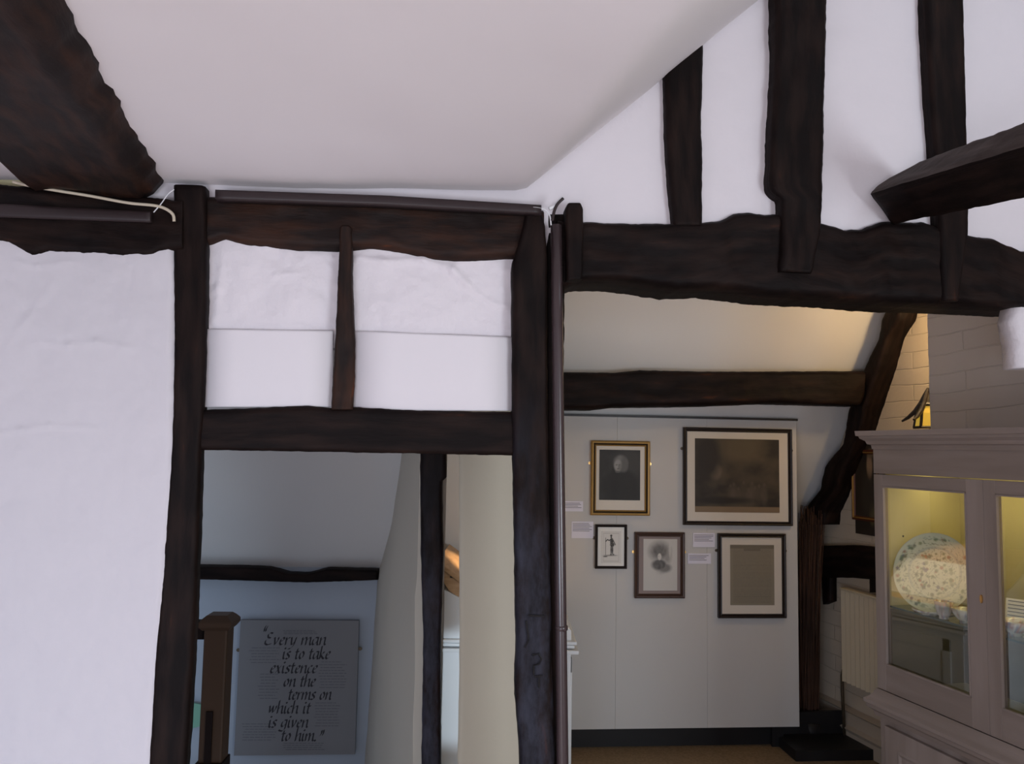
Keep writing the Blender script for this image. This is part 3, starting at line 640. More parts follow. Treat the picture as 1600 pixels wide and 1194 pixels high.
# ------------------------------------------------------------------ lettered panel on the stair wall
sp = Pl(4.56, 5)
sroot = empty('quotation_panel', sp.at(463, 1180), 0, 'grey square panel with black calligraphic quotation on the stair wall', 'sign')
def child(b, name, m): o = b.build(name, M[m], sroot); o.location = -Vector(sroot.location); return o
b = MB(); cn = [sp.at(*q) for q in ((376, 969), (561, 970), (554.5, 1179), (365.5, 1181))]
b.v = cn + [p - sp.n * .02 for p in cn]; b.f = [(0, 1, 2, 3), (7, 6, 5, 4), (0, 4, 5, 1), (1, 5, 6, 2), (2, 6, 7, 3), (3, 7, 4, 0)]; child(b, 'panel', 'sign')
GL = {
 'i': (.42, [[(.02, .85), (.14, 1), (.14, .12), (.3, 0)], [(.13, 1.46), (.25, 1.32)]]),
 'n': (.8, [[(.0, .85), (.12, 1), (.12, 0)], [(.12, .5), (.35, .92), (.55, 1), (.6, .85), (.6, .12), (.74, 0)]]),
 'm': (1.2, [[(.0, .85), (.12, 1), (.12, 0)], [(.12, .5), (.32, .92), (.5, 1), (.56, .85), (.56, 0)], [(.56, .5), (.78, .92), (.95, 1), (1.0, .85), (1.0, .12), (1.14, 0)]]),
 'a': (.8, [[(.6, .95), (.35, 1), (.12, .75), (.06, .25), (.2, 0), (.4, .15), (.6, .6)], [(.62, 1), (.6, .12), (.74, 0)]]),
 'e': (.62, [[(.1, .45), (.45, .62), (.52, .88), (.36, 1), (.14, .75), (.08, .25), (.25, 0), (.52, .18)]]),
 'o': (.72, [[(.4, 1), (.15, .8), (.07, .3), (.25, 0), (.5, .2), (.6, .7), (.4, 1)]]),
 's': (.6, [[(.52, .88), (.34, 1), (.15, .85), (.18, .62), (.42, .42), (.45, .15), (.25, 0), (.05, .1)]]),
 't': (.52, [[(.22, 1.35), (.18, .15), (.3, 0), (.42, .08)], [(.02, .95), (.46, .97)]]),
 'r': (.56, [[(.0, .85), (.12, 1), (.12, 0)], [(.12, .5), (.3, .92), (.52, .95)]]),
 'v': (.68, [[(.02, .92), (.12, 1), (.25, .02)], [(.25, .02), (.55, .7), (.52, 1)]]),
 'y': (.72, [[(.02, .92), (.12, 1), (.2, .1), (.35, .05), (.58, .6)], [(.62, 1), (.5, 0), (.25, -.45), (-.05, -.5)]]),
 'x': (.7, [[(.02, .9), (.15, 1), (.45, 0), (.62, .1)], [(.58, 1), (.02, 0)]]),
 'c': (.58, [[(.5, .88), (.36, 1), (.14, .75), (.08, .25), (.25, 0), (.5, .16)]]),
 'k': (.74, [[(.1, 1.7), (.1, 0)], [(.12, .5), (.45, .98), (.5, .75), (.15, .5), (.55, .04), (.68, .06)]]),
 'h': (.8, [[(.1, 1.7), (.1, 0)], [(.12, .5), (.35, .92), (.55, 1), (.6, .85), (.6, .12), (.74, 0)]]),
 'w': (1.05, [[(.02, .92), (.12, 1), (.22, .02), (.5, .9)], [(.5, 1), (.58, .02), (.9, .7), (.88, 1)]]),
 'g': (.76, [[(.6, .95), (.35, 1), (.12, .75), (.06, .3), (.2, .08), (.4, .2), (.6, .6)], [(.62, 1), (.56, -.2), (.35, -.48), (.0, -.42), (-.12, -.3)]]),
 'E': (.95, [[(.75, 1.5), (.5, 1.62), (.25, 1.4), (.3, 1.0), (.6, .9)], [(.4, .88), (.1, .6), (.1, .2), (.35, 0), (.8, .18)]]),
 '.': (.3, [[(.05, .14), (.2, -.02)]]), ' ': (.5, []),
 '“': (.5, [[(.1, 1.35), (.08, 1.75), (.2, 2.1)], [(.3, 1.35), (.3, 1.7), (.45, 2.05)]]), '”': (.5, [[(.0, 1.1), (.15, 1.4), (.12, 1.8)], [(.3, 1.15), (.4, 1.5), (.35, 1.85)]])}
def text(b, s, x0, x1, base, xh, y_off=.0012):
    tot = sum(GL[c][0] for c in s); sx = (x1 - x0) / tot; cx = 0; nib = (.115 * xh * .95, .115 * xh * .75)
    for ch_ in s:
        wd, st = GL[ch_]
        for ln in st:
            P = [(x0 + (cx + a) * sx + .22 * c * xh, base - c * xh) for a, c in ln]
            Q = []
            for i in range(len(P) - 1):
                for t in range(4): Q.append((P[i][0] + (P[i + 1][0] - P[i][0]) * t / 4, P[i][1] + (P[i + 1][1] - P[i][1]) * t / 4))
            Q.append(P[-1])
            if len(P) > 2:
                Q = [Q[0]] + [((Q[i - 1][0] + 2 * Q[i][0] + Q[i + 1][0]) / 4, (Q[i - 1][1] + 2 * Q[i][1] + Q[i + 1][1]) / 4) for i in range(1, len(Q) - 1)] + [Q[-1]]
            k = len(b.v)
            for (px, py) in Q: b.v.append(sp.at(px - nib[0], py + nib[1], y_off)); b.v.append(sp.at(px + nib[0], py - nib[1], y_off))
            for i in range(len(Q) - 1): b.f.append((k + 2 * i, k + 2 * i + 1, k + 2 * i + 3, k + 2 * i + 2))
        cx += wd
b = MB()
for s, x0, x1, base in (('Every man', 412, 509, 1008), ('is to take', 440, 515, 1030), ('existence', 421, 495, 1052), ('on the', 442, 492, 1073), ('terms on', 449, 517, 1093.5), ('which it', 418, 484, 1115), ('is given', 418, 481, 1137), ('to him.', 438, 494, 1158)):
    b = MB(); text(b, s, x0, x1, base, 12)
    if s[0] == 'E': text(b, '“', 408, 414, 1003, 12)
    if s[0:2] == 'to': text(b, '”', 497, 503, 1163, 12)
    child(b, 'lettering', 'ink')
for x0, x1, y0, y1, k in ((440, 500, 986, 991, 3), (389, 440, 1013, 1036, 6), (497, 542, 1035, 1075, 10), (402, 438, 1054, 1092, 9), (490, 534, 1099, 1135, 9), (378, 432, 1132, 1157, 7), (440, 510, 1162, 1172, 4)):
    b = MB()
    for i in range(k):
        y = y0 + (y1 - y0) * i / (k - 1); a = x0 + R.random() * 6; e = x1 - R.random() * 9; 
        while a < e:
            w = 3 + R.random() * 7; z = min(e, a + w); q = len(b.v)
            b.v += [sp.at(a, y, .001), sp.at(z, y, .001), sp.at(z, y - 1.1, .001), sp.at(a, y - 1.1, .001)]; b.f.append((q, q + 1, q + 2, q + 3)); a = z + 1.2
    child(b, 'small_print', 'ink2')
for px, py in ((372.5, 1016), (562.5, 1014)):
    c = sp.at(px, py, -.008); b = MB(); b.prism([(c.x + .012 * math.cos(a), c.z + .010 * math.sin(a)) for a in [math.pi * i / 5 for i in range(10)]], c.y, c.y + .004, 'y'); child(b, 'fixing_tab', 'dull_brass')
# green roundel beside the newel
c = Pl(4.56, 5).at(296, 1118); gb = MB(); gb.prism([(.0 + .115 * math.cos(a), .065 * math.sin(a)) for a in [2 * math.pi * i / 32 for i in range(32)]], -.006, .006, 'y')
o = gb.build('wall_roundel', M['green']); o.location = c; o.rotation_euler = (0, 0, th5); tag(o, 'small oval green plaque on the stair wall behind the newel post', 'plaque')

# newel post and handrail
nc = Pl(3.3, 0).at(337, 968); nw = .047
nr = empty('newel_post', (nc.x, nc.y + nw, -1.24), math.radians(2), 'square brown newel post with a moulded cap at the stair head', 'newel post')
zt = nc.z + 1.24
b = MB(); b.box(-nw, nw, -nw, nw, 0, zt - .03); b.build('shaft', M['oak_brown'], nr, bevel=.008)
b = MB(); k = 0
for z, r in ((zt - .045, .052), (zt - .028, .066), (zt - .012, .066), (zt + .004, .052), (zt + .014, .040)): b.v += [(-r, -r, z), (r, -r, z), (r, r, z), (-r, r, z)]
for j in range(4):
    for i in range(4): b.f.append((j * 4 + i, j * 4 + (i + 1) % 4, j * 4 + 4 + (i + 1) % 4, j * 4 + 4 + i))
b.f += [(3, 2, 1, 0), (16, 17, 18, 19)]; b.build('cap', M['oak_brown'], nr, bevel=.003)
b = MB(); b.box(-.02, .006, -nw - .008, -nw, 0, zt - .36); b.build('inlaid_strip', M['oak'], nr)
b = MB(); b.box(-nw - .008, nw + .006, -nw - .012, nw + .006, 0, zt - .56); b.build('plinth_sleeve', M['oak'], nr, bevel=.004)
hr = Pl(3.3, 0).at(300, 973); h2 = Pl(3.3, 0).at(300, 1002)
hro = MB().box(-.62, 0, -.025, .025, h2.z, hr.z).build('stair_handrail', M['oak'], None, bevel=.006); hro.location = (nc.x - nw - .003, nc.y + nw, 0); tag(hro, 'dark handrail running left from the newel post', 'handrail')

# ------------------------------------------------------------------ white bureau with sloping glazed case
bx0 = Pl(3.38, 0).at(692, 1010).x; bx1 = Pl(3.38, 0).at(892, 1050).x; by = 3.38; bd = .60
zmo = Pl(3.38, 0).at(895, 1012).z; zsh = Pl(3.38, 0).at(888, 978).z; zto = Pl(3.38, 0).at(700, 910).z
br_ = empty('white_bureau', ((bx0 + bx1) / 2, by + bd / 2, FZ), 0, 'white painted panelled stand half hidden behind the doorway post', 'stand')
hx = (bx1 - bx0) / 2; hy = bd / 2
def zz(z): return z - FZ
MB().box(-hx, hx, -hy, hy, 0, zz(zmo) - .02).build('carcass', M['white_paint'], br_, bevel=.004)
for zq, e, t in ((zz(zmo) - .022, .030, .016), (zz(zmo) - .002, .014, .014), (zz(zmo) + .014, .022, .014)):
    MB().box(-hx - e * 0, hx + e, -hy - e, hy + e, zq, zq + t).build('moulding', M['white_paint'], br_, bevel=.005)
b = MB(); zs = zz(zmo) + .028; ca0 = Pl(by, 0).at(689, 881); sl = -.70
bc = (bx0 + bx1) / 2; ln_ = lambda xw: zz(ca0.z - .094 + sl * (xw - ca0.x)); xk = ca0.x + (zto - ca0.z + .094) / sl
b.prism([(-hx, zs), (hx, zs), (hx, zz(zsh) - .02), (hx - .02, zz(zsh)), (.11 - bc, max(ln_(.11), zs + .01)), (bx0 - bc, ln_(bx0))], -hy, hy, 'y'); b.build('sloping_upper', M['white_paint'], br_, bevel=.003)
MB().box(hx - .001, hx + .010, -hy + .06, -hy + .10, .08, zz(zmo) - .06).box(hx - .001, hx + .010, hy - .10, hy - .06, .08, zz(zmo) - .06).box(hx - .001, hx + .010, -hy + .06, hy - .06, zz(zmo) - .12, zz(zmo) - .06).box(hx - .001, hx + .010, -hy + .06, hy - .06, .08, .14).build('panel_moulding', M['white_paint'], br_, bevel=.003)
# wooden case resting on it
ca0 = Pl(by, 0).at(689, 881); sl = (Pl(by, 0).at(716, 885).z - ca0.z) / (Pl(by, 0).at(716, 885).x - ca0.x)
sl = -.70; cr = empty('sloping_display_case', (ca0.x + .2, by + bd / 2, zto), 0, 'pale wooden sloping display case lit from above on the white stand', 'display case')
def cs_(x, dz): return (x, ca0.z - zto + sl * (x + .2) + dz)
xr = .18
b = MB(); b.prism([cs_(-.2, -.022), cs_(xr, -.022), cs_(xr, -.075 + .02), cs_(-.165, -.088), cs_(-.205, -.055)], -hy + .01, hy - .01, 'y'); b.build('tray', M['pale_wood'], cr, bevel=.002)
b = MB(); b.prism([cs_(-.212, 0.002), cs_(xr + .01, 0.002), cs_(xr + .01, -.02), cs_(-.212, -.02)], -hy - .005, hy + .005, 'y'); b.build('lid_frame', M['pale_wood'], cr, bevel=.003)
b = MB(); b.prism([cs_(-.07, 0.006), cs_(xr - .02, 0.006), cs_(xr - .02, 0.002), cs_(-.07, 0.002)], -hy + .03, hy - .03, 'y'); b.build('document', M['paper'], cr)
c = Pl(by, 0).at(706, 902); b = MB(); b.prism([(c.x - ca0.x - .2 + .009 * math.cos(a), c.z - zto + .004 * math.sin(a)) for a in [math.pi * i / 6 for i in range(12)]], -hy + .004, -hy + .012, 'y'); b.build('finger_hole', M['black'], cr)

# ------------------------------------------------------------------ twigs in the corner
tb = PW(WR - .17)
tc = tb.at(1262, 1150); tw = MB(); tz = FZ + .02; cpx = tb.at(1266, 800); zt = cpx.z
for i in range(95):
    a = R.random() * 6.283; r0 = .05 * math.sqrt(R.random()); r1 = .075 * math.sqrt(R.random()) + .006; H_ = zt - .10 + R.random() * .13
    x0, y0 = tc.x + r0 * math.cos(a), tc.y + r0 * math.sin(a); x1, y1 = tc.x + .018 + r1 * math.cos(a + .3), tc.y + r1 * math.sin(a + .3)
    ph = R.random() * 6; pts = [(x0 + (x1 - x0) * t + .005 * math.sin(ph + t * 5), y0 + (y1 - y0) * t, tz + (H_ - tz) * t) for t in [k / 7 for k in range(8)]]
    tw.tube(pts, lambda t: .0042 * (1 - .6 * t), 5)
tr_ = empty('twig_bundle', (tc.x, tc.y, FZ), 0, 'upright sheaf of thin brown twigs standing in the dark corner', 'twigs')
o = tw.build('twigs', M['twig'], tr_); o['kind'] = 'stuff'; o.location = -Vector(tr_.location)
MB().lathe([(.062, 0), (.075, 0), (.085, .10), (.080, .10), (.06, .02)], 24).build('pot', M['black'], tr_, smooth=True)

# ------------------------------------------------------------------ right wall fittings
def on_wall(name, px, py, w, label, cat): c = PW(w).at(px, py); return empty(name, c, math.atan2(CU.y, CU.x), label, cat), c
ra, rc = on_wall('radiator', 1327, 1064, WR - .03, 'cream panel radiator on the right wall, partly hidden by the display cabinet', 'radiator')
rh = PW(WR - .03).at(1326, 918).z - rc.z; b = MB(); prof = []
nfl = 22; W_ = .78
for i in range(nfl * 4 + 1):
    x = W_ * i / (nfl * 4); prof.append((x, -.012 * (0.5 + .5 * math.cos(i * math.pi / 2))))
prof = prof + [(W_, .02), (0, .02)]
b.prism([(x, y - .03) for x, y in prof], 0, rh - .012, 'z'); b.build('panel', M['rad'], ra)
MB().box(-.004, W_ + .004, -.05, .0, rh - .012, rh).build('top_grille', M['rad'], ra, bevel=.003)
b = MB(); b.tube([(-.02, -.02, .05), (-.03, -.02, .02), (-.03, -.02, -.06), (-.03, -.01, -rc.z + FZ)], .008, 10); b.build('valve_pipe', M['dull_brass'], ra, smooth=True)
sk = MB(); z1 = PW(WR).at(1285, 1085).z; z2 = PW(WR).at(1285, 1112).z
prof = [(0, FZ), (-.03, FZ), (-.03, z2 - .02), (-.045, z2), (-.02, z2 + .012), (-.02, z1 - .02), (-.04, z1 - .004), (-.0, z1 + .006)]
k = 0
for u0 in (-1.68, 1.2):
    for a, z in prof: v = C0 + CU * u0 + CW * (WR - .002 + a); sk.v.append((v.x, v.y, z))
n = len(prof); sk.f += [tuple(range(n)), tuple(range(n, 2 * n))[::-1]] + [(i, (i + 1) % n, n + (i + 1) % n, n + i) for i in range(n)]
struct(sk.build('baseboard_right', M['dado']))
def dark_portrait(u, v):
    c = (.022, .015, .010); c = mixc(c, (.30, .20, .12), blob(u, v, .66, .70, .12, .13, .5)); c = mixc(c, (.17, .12, .07), blob(u, v, .7, .82, .13, .05, .6)); c = mixc(c, (.14, .12, .05), blob(u, v, .75, .22, .12, .10, .8)); return mixc(c, (.035, .028, .02), blob(u, v, .6, .4, .3, .22, .6) * .8)
PRp = PW(WR - .012)
picture('framed_painting', (1329.5, 1372, 703, 814), PRp, 4.5, 'red-brown framed dark oil portrait on the right wall beside the cabinet', 'frame_red', dark_portrait, (1333, 1369, 707, 810), m_mount='black', off=.014, res=(40, 60), inner='gold')

# wall lantern behind the chimney breast
lp = PW(.565); lt = lp.at(1453, 606); lb = lp.at(1453, 668); lr = (lp.at(1453, 650) - lp.at(1422, 650)).length
lax = lp.at(1450, 606)
ln = empty('wall_lantern', (lax.x, lax.y, lb.z), 0, 'flared dark metal lantern with amber glass above the cabinet beside the chimney', 'lantern')
h = lt.z - lb.z; ang = math.atan2(-CU.y, -CU.x) + .35
def pol(r, a, z): return (r * math.cos(a), r * math.sin(a), z)
b = MB()
for i in range(4):
    a = ang + i * math.pi / 2; b.tube([pol(.0, a, h), pol(lr * .12, a, h * .84), pol(lr * .28, a, h * .62), pol(lr * .50, a, h * .42), pol(lr * .78, a, h * .26), pol(lr * 1.02, a, h * .17)], lambda t: .0045 + .006 * math.sin(3.1 * t), 8)
    b.tube([pol(lr * .46, a, h * .42), pol(lr * .50, a, h * .2), pol(lr * .56, a, 0)], .006, 6); a2 = a + math.pi / 2; b.tube([pol(lr * .56, a, 0), pol(lr * .56, a2, 0)], .006, 6); b.tube([pol(lr * .30, a, h * .58), pol(lr * .30, a2, h * .58)], .009, 6)
b.lathe([(.002, h * 1.0), (.007, h * .97), (.006, h * .92), (.012, h * .80), (lr * .22, h * .60), (lr * .26, h * .55)], 8); b.build('ribs', M['lead'], ln)
b = MB(); P_ = []
for r_, z_ in ((lr * .26, h * .6), (lr * .44, h * .36), (lr * .54, .0)): b.v += [pol(r_, ang + i * math.pi / 2, z_) for i in range(4)]
for j in range(2):
    for i in range(4): b.f.append((j * 4 + i, j * 4 + (i + 1) % 4, j * 4 + 4 + (i + 1) % 4, j * 4 + 4 + i))
b.build('amber_glass', M['amber'], ln)
b = MB(); q = (C0 + CW * WR - lax); dist = q.dot(CW); b.tube([(0, 0, -.012), CW * (dist * .5) + Vector((0, 0, -.05)), CW * (dist + .005) + Vector((0, 0, -.03))], .007, 8); b.build('bracket', M['lead'], ln)

# ------------------------------------------------------------------ display cabinet
cab = empty('display_cabinet', (C0.x, C0.y, FZ), math.atan2(CU.y, CU.x), 'tall limed oak glazed display cabinet with lit yellow interior', 'cabinet')
Wc = 1.0; D0 = .37; k = -FZ
def cb(x0, x1, y0, y1, z0, z1, name, m='case', par=None, bev=.002): return MB().box(x0, x1, y0, y1, z0 - FZ, z1 - FZ).build(name, M[m], par or cab, bevel=bev)
zb = .655; zt = 1.47; zf = 1.565
# lower part
cb(-.005, Wc + .005, .012, D0, .10, zb - .05, 'base_carcass'); cb(-.02, Wc + .02, 0, D0, FZ, .14, 'plinth', 'case_h', bev=.006)
def mould(prof, name, par=cab, m='case_h', zz0=0):
    """moulding profile (projection, z) run round front and both ends"""
    b = MB(); n = len(prof); pts = []
    for (cx, cy, sx, sy) in ((0, D0, -1, 0), (0, 0, -1, -1), (Wc, 0, 1, -1), (Wc, D0, 1, 0)):
        for p, z in prof: b.v.append((cx + sx * p, cy + sy * p, z - FZ))
    for c_ in range(3):
        for i in range(n): j = (i + 1) % n; b.f.append((c_ * n + i, c_ * n + j, (c_ + 1) * n + j, (c_ + 1) * n + i))
    b.f += [tuple(range(n)), tuple(range(3 * n, 4 * n))]
    return b.build(name, M[m], par)
mould([(-.02, zb - .06), (.008, zb - .06), (.012, zb - .045), (.028, zb - .034), (.030, zb - .022), (.036, zb - .018), (.036, zb - .006), (.022, zb + .004), (.012, zb + .018), (.004, zb + .036), (-.02, zb + .036)], 'waist_moulding')
for i, (a, b_) in enumerate(((.035, .485), (.515, .965))):
    dr = cb(a, b_, -.004, .018, .17, zb - .085, 'base_door')
    z0, z1 = .24, zb - .15
    pm = MB(); ring_ = [(0, 0), (.008, -.006), (.016, -.002), (.02, .004)]; c4 = [(a + .065, z0), (b_ - .065, z0), (b_ - .065, z1), (a + .065, z1)]; cxm, czm = (a + b_) / 2, (z0 + z1) / 2
    for (x, z) in c4:
        for t, y in ring_: pm.v.append((x + math.copysign(t, cxm - x), -.0045 + y * .8, z + math.copysign(t, czm - z) - FZ))
    for c_ in range(4):
        for j in range(3): d_ = (c_ + 1) % 4; pm.f.append((c_ * 4 + j, d_ * 4 + j, d_ * 4 + j + 1, c_ * 4 + j + 1))
    pm.build('panel_moulding', M['white_paint'] if False else M['case'], dr)
# upper carcass
zl = zb + .036
cb(.0, .022, .022, D0 - .01, zl, zf, 'end_panel'); cb(Wc - .022, Wc, .022, D0 - .01, zl, zf, 'end_panel')
cb(.0, Wc, D0 - .012, D0, zl, zf, 'back_panel', 'case_in', bev=0)
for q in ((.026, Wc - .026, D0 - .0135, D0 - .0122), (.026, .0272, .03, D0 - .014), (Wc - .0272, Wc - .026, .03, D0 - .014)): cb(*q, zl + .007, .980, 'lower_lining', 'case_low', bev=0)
cb(.0225, .026, .03, D0 - .013, zl, zt, 'end_lining', 'case_in', bev=0); cb(Wc - .026, Wc - .0225, .03, D0 - .013, zl, zt, 'end_lining', 'case_in', bev=0)
cb(.0, Wc, .022, D0 - .013, zl - .02, zl + .006, 'bottom_board', 'case_h'); cb(.0, Wc, .022, D0 - .013, zt + .03, zt + .045, 'top_board', 'case_in')
cb(-.002, Wc + .002, .0, .022, zt, zf, 'frieze', 'case_h', bev=.001)
mould([(-.02, zf - .005), (.004, zf - .005), (.006, zf + .010), (.016, zf + .013), (.020, zf + .024), (.034, zf + .034), (.037, zf + .042), (.044, zf + .044), (.046, zf + .062), (-.02, zf + .064)], 'cornice')
cb(.0, Wc, .0, D0, zf + .05, zf + .063, 'top_cover', 'case_h')
for y in (.10, .26):
    for z in (1.10, 1.24): MB().prism([(y + .004 * math.cos(a), z - FZ + .004 * math.sin(a)) for a in [math.pi * i / 4 for i in range(8)]], .026, .0268, 'x').build('peg_hole', M['peg'], cab)
# doors
st = .045
for i, (a, b_) in enumerate(((.003, .4995), (.5005, .997))):
    z0, z1 = zl + .003, zt - .003; zz0, zz1 = .785, 1.425
    dr = MB().box(a, a + st, -.004, .02, z0 - FZ, z1 - FZ).box(b_ - st - .022, b_, -.004, .02, z0 - FZ, z1 - FZ).build('door', M['case'], cab, bevel=.0015)
    for r0, r1 in ((z0, zz0), (zz1, z1)): MB().box(a + st, b_ - st - .022, -.0035, .0195, r0 - FZ, r1 - FZ).build('door_rail', M['case_h'], dr, bevel=.0015)
    bd2 = MB()
    x0_, x1_ = a + st, b_ - st - .022
    for q in ((x0_, x0_ + .005, zz0, zz1), (x1_ - .005, x1_, zz0, zz1), (x0_, x1_, zz0, zz0 + .005), (x0_, x1_, zz1 - .005, zz1)): bd2.box(q[0], q[1], -.006, .004, q[2] - FZ, q[3] - FZ)
    bd2.build('glazing_bead', M['case'], dr)
    MB().box(x0_, x1_, .008, .0083, zz0 - FZ, zz1 - FZ).build('glass_pane', M['pane'], dr)
    if i == 0:
        kx = (PW(0).at(1536, 936) - C0).dot(CU); kz = PW(0).at(1536, 936).z - FZ
        b = MB(); b.prism([(kx + .0045 * math.cos(t), kz + .013 * math.sin(t)) for t in [math.pi * j / 8 for j in range(16)]], -.009, -.004, 'y'); b.build('escutcheon', M['brass'], dr, bevel=.001)
# glass shelf
zsf = .985; sh = MB().box(.028, Wc - .028, .035, D0 - .02, zsf - FZ, zsf + .006 - FZ).build('glass_shelf', M['shelf_glass'], cab)
MB().box(.028, Wc - .028, .0325, .035, zsf - FZ, zsf + .006 - FZ).build('shelf_edge', M['shelf_edge'], sh)
ztop = zsf + .0065
# inner end strip of cabinet corner
# china
def china(name, prof, fn, n=40, m='china'):
    vs = []; fs = []; cs = []; k = len(prof)
    for j, (r, z) in enumerate(prof):
        for i in range(n): a = 2 * math.pi * i / n; vs.append((r * math.cos(a), r * math.sin(a), z)); cs.append(fn(r, z, a, j))
    for j in range(k - 1):
        for i in range(n): i2 = (i + 1) % n; fs.append((j * n + i, j * n + i2, (j + 1) * n + i2, (j + 1) * n + i))
    fs.append(tuple(range(n))[::-1]); fs.append(tuple((k - 1) * n + i for i in range(n)))
    o = mesh(name, vs, fs, M[m], None, True, None, cs); return o
RP = .138
spots = []
R2 = random.Random(12)
for i in range(120):
    rim = i < 55; r_ = (RP * (.80 + .12 * R2.random())) if rim else RP * .56 * math.sqrt(R2.random()); a = R2.random() * 6.283
    spots.append((r_ * math.cos(a), r_ * math.sin(a), .003 + .006 * R2.random(), R2.choice([(.07, .13, .08), (.07, .09, .19), (.20, .26, .16), (.28, .12, .07), (.10, .14, .10), (.12, .20, .10)])))
def plate_c(r, z, a, j):
    x, y = r * math.cos(a), r * math.sin(a); c = (.58, .63, .48)
    if RP * .62 < r < RP * .67: c = (.42, .48, .40)
    if r > RP * .985: c = (.55, .55, .42)
    for sx, sy, sr, sc_ in spots:
        d = math.hypot(x - sx, y - sy) / sr
        if d < 1: c = mixc(c, sc_, min(1, (1 - d) * 2.2) * .85)
    d = nz((x * 70, y * 70, 0), 1)
    if abs(d) < .05 and r < RP * .92: c = mixc(c, (.12, .18, .12), .7)
    return c
prof = [(RP * t, .004 if t < .6 else .004 + (t - .6) * RP * .28) for t in [k / 56 for k in range(1, 57)]] + [(RP, .021), (RP * .98, .016), (RP * .62, -.002), (RP * .4, -.003), (.01, -.003)]
pl_o = china('china_plate', prof, plate_c, 150)
pc = PW(.095).at(1461, 895); q = Vector((0, 0, EYE)) - pc
fl = Vector((-.80, -.60, .26)).normalized()
pl_o.rotation_euler = fl.to_track_quat('Z', 'Y').to_euler(); pc.z = ztop + RP * math.sqrt(1 - fl.z ** 2) + .004 - .0; pl_o.location = pc
tag(pl_o, 'large round china plate painted with green and blue flowers, propped upright in the cabinet', 'plate')
# plate stand
ps = empty('plate_stand', (pc.x, pc.y, ztop), math.atan2(fl.y, fl.x) + math.pi / 2, 'small wire stand holding up the big painted plate', 'plate stand')
b = MB()
for s in (-.05, .05): b.tube([(s, -.055, .016), (s, -.052, .002), (s, .07, .002), (s, .045, .12)], .0022, 6)
b.tube([(-.05, .07, .002), (.05, .07, .002)], .0022, 6); b.build('wire_frame', M['dull_brass'], ps, smooth=True)
def deco(base, cols, thr=.12, sc=60, seed=0):
    def f(r, z, a, j):
        x, y = r * math.cos(a), r * math.sin(a); v = nz((x * sc, y * sc, z * sc), 1, seed)
        return mixc(base, cols[int(abs(v) * 40) % len(cols)], .8) if v > thr else base
    return f
cupprof = lambda r, h: [(r * .5, 0), (r * .52, .004), (r * .48, .008), (r * .72, h * .3), (r * .9, h * .65), (r * 1.0, h), (r * .96, h), (r * .85, h * .65), (r * .6, h * .3), (.004, h * .2)]
bowlprof = lambda r, h: [(r * .42, 0), (r * .42, h * .2), (r * .6, h * .3), (r * .88, h * .65), (r * 1.0, h), (r * .965, h), (r * .84, h * .66), (r * .5, h * .35), (.004, h * .3)]
saucer = lambda r: [(r * .5, 0), (r * .5, .003), (r * .8, .008), (r, .016), (r * .98, .018), (r * .5, .007), (.004, .006)]
blue = [(.14, .16, .25), (.30, .15, .12), (.2, .25, .2)]
def put(name, prof, px, py, w, label, cat, base=(.60, .62, .55), cols=blue, seed=0, thr=.12, n=48):
    """stands on the glass shelf where the shelf is seen at that height"""
    d = ray(px, py); t = (ztop - EYE) / d.z; p = Vector((d.x * t, d.y * t, ztop))
    if w is not None:
        p = PW(w).at(px, py); p.z = ztop
    o = china(name, prof, deco(base, cols, thr, 60, seed), n); o.location = p; return tag(o, label, cat)
put('china_saucer', saucer(.055), 1452, 962, .055, 'shallow painted saucer lying before the big plate', 'saucer', seed=1)
put('china_cup', cupprof(.030, .060), 1475, 965, .05, 'small tall painted china cup in front of the big plate', 'cup', (.52, .52, .50), seed=2)
put('china_bowl', bowlprof(.042, .048), 1509, 970, .065, 'painted china bowl right of the tall cup, behind the door stile', 'bowl', seed=3)
put('china_saucer', saucer(.045), 1556, 985, .11, 'small pale saucer right of the door stile beside the footed bowl', 'saucer', (.62, .58, .40), seed=4)
put('china_bowl', bowlprof(.050, .046), 1585, 985, .085, 'footed china bowl painted red and blue in front of the card', 'bowl', (.60, .58, .52), [(.14, .15, .25), (.35, .12, .09)], seed=5, thr=.02)
# small flower card and the tall text card
def stand_card(px, py, w, cw, chh, label, lines):
    p = PW(w).at(px, py); rt = empty('text_card' if lines else 'flower_tile', (p.x, p.y, ztop), math.radians(-48), label, 'card' if lines else 'tile')
    b = MB(); b.v = [(-cw / 2, 0, 0), (cw / 2, 0, 0), (cw / 2, chh * .25, chh), (-cw / 2, chh * .25, chh)]; b.v += [(x, y + .003, z) for x, y, z in b.v]
    b.f = [(0, 1, 2, 3), (7, 6, 5, 4), (0, 4, 5, 1), (1, 5, 6, 2), (2, 6, 7, 3), (3, 7, 4, 0)]; b.build('card', M['paper'], rt)
    MB().box(-.01, .01, chh * .12, chh * .5, 0, .002).build('easel_foot', M['paper'], rt)
    b = MB()
    if lines:
        for i in range(6):
            z = chh * (.9 - i * .13); y = z * .25 - .0008; q = len(b.v); e = cw * (.42 - .1 * R.random()); b.v += [(-cw * .42, y, z), (e, y, z), (e, y + .0006, z + .0025), (-cw * .42, y + .0006, z + .0025)]; b.f.append((q, q + 1, q + 2, q + 3))
        b.build('printed_lines', M['ink2'], rt)
    else:
        z = chh * .5; b.v = [(.012 * math.cos(t), z * .25 - .0008 + .003 * math.sin(t), z + .012 * math.sin(t)) for t in [math.pi * i / 5 for i in range(10)]]; b.f = [tuple(range(10))]; b.build('flower', M['frame_red'], rt)
stand_card(1450, 945, .13, .05, .045, 'little tile with a red flower left of the tall cup', False)
stand_card(1592, 955, .20, .085, .085, 'white card with printed lines standing behind the footed bowl', True)

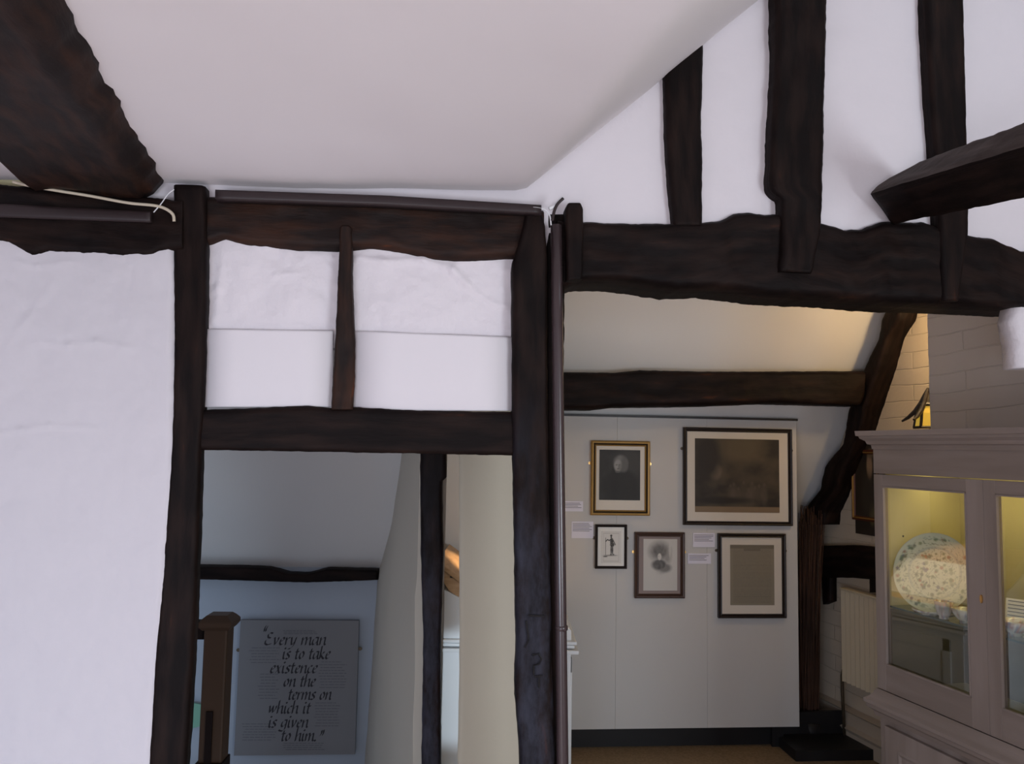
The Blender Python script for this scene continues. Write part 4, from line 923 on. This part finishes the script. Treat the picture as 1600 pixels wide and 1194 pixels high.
# ------------------------------------------------------------------ light
def area(name, loc, target, sx, sy, e, col, spread=None):
    l = bpy.data.lights.new(name, 'AREA'); l.shape = 'RECTANGLE'; l.size = sx; l.size_y = sy; l.energy = e; l.color = col
    if spread: l.spread = math.radians(spread)
    o = bpy.data.objects.new(name, l); C.objects.link(o); o.location = loc; o.rotation_euler = (Vector(target) - Vector(loc)).to_track_quat('-Z', 'Y').to_euler(); return o
def spot(name, loc, target, e, col, deg, r=.05, blend=.5):
    l = bpy.data.lights.new(name, 'SPOT'); l.energy = e; l.color = col; l.spot_size = math.radians(deg); l.spot_blend = blend; l.shadow_soft_size = r
    o = bpy.data.objects.new(name, l); C.objects.link(o); o.location = loc; o.rotation_euler = (Vector(target) - Vector(loc)).to_track_quat('-Z', 'Y').to_euler(); return o
def point(name, loc, e, col, r=.03):
    l = bpy.data.lights.new(name, 'POINT'); l.energy = e; l.color = col; l.shadow_soft_size = r
    o = bpy.data.objects.new(name, l); C.objects.link(o); o.location = loc; return o
area('window_right', (2.65, -1.2, 1.1), (-2.2, 1.8, 1.4), 1.2, 1.2, 64, (.84, .92, 1))
area('ceiling_fill', (-.5, -2.0, .5), (-.1, 1.5, 2.5), 1.3, .6, 13, (.97, .94, 1), 110)  # added upward fill for the ceiling, no window here
spot('stand_fill', (2.5, .3, 1.05), (-.03, 3.25, .58), 380, (.72, .87, 1), 7.5, .01, .5)  # added narrow cool spot that brightens the white stand
point('far_room_fill', (.42, 2.95, 2.60), 3.2, (1, .84, .68), .06)  # added warm fill for the upper far room, hidden by the tie beam
area('window_low', (-1.5, -1.6, .55), (-1.35, 2.2, .0), .9, .5, 7.5, (.5, .74, 1), 84)
area('window_behind', (-.9, -2.55, 1.2), (-.6, 2, 1.9), 2.4, 1.2, 5, (1, .88, .92))
spot('floor_bounce_fill', (-.9, -2.4, 2.05), (-.55, .75, 0), 1300, (.97, .96, 1), 30, .1)  # added spot on the unseen floor, its bounce lifts the ceiling
area('skylight', (1.75, 1.5, 3.3), (1.0, 2.5, 2.7), .4, .4, 1.6, (.72, .86, 1))
area('stair_fill', (-2.2, 3.3, .35), (-1.0, 4.5, .2), .6, .8, 1.2, (.35, .64, 1))  # added cool fill out of view, tints the stair wall blue
sl_ = PW(.57).at(1490, 500); point('wall_spot', sl_, 7.5, (1, .70, .34), .04)
point('lantern_lamp', (lax.x, lax.y, lb.z - .03), .25, (1, .65, .25), .02)
spot('case_lamp', (ca0.x + .26, by + .25, 1.95), (ca0.x + .20, by + .33, .9), 85, (1, .70, .40), 30, .03, .6)
tl = C0 + CU * .5 + CW * .2
tu = area('cabinet_tube', (tl.x, tl.y, zt + .02), (tl.x, tl.y, .7), .85, .04, 1.6, (1, .80, .32)); tu.rotation_euler = (0, 0, math.atan2(CU.y, CU.x))
w = bpy.data.worlds.new('world'); SC.world = w; w.use_nodes = True; w.node_tree.nodes['Background'].inputs[0].default_value = (.75, .85, 1, 1); w.node_tree.nodes['Background'].inputs[1].default_value = .6
SC.view_settings.view_transform = 'Standard'; SC.view_settings.look = 'None'; SC.view_settings.gamma = 1; SC.view_settings.exposure = 0; SC.view_settings.use_curve_mapping = False
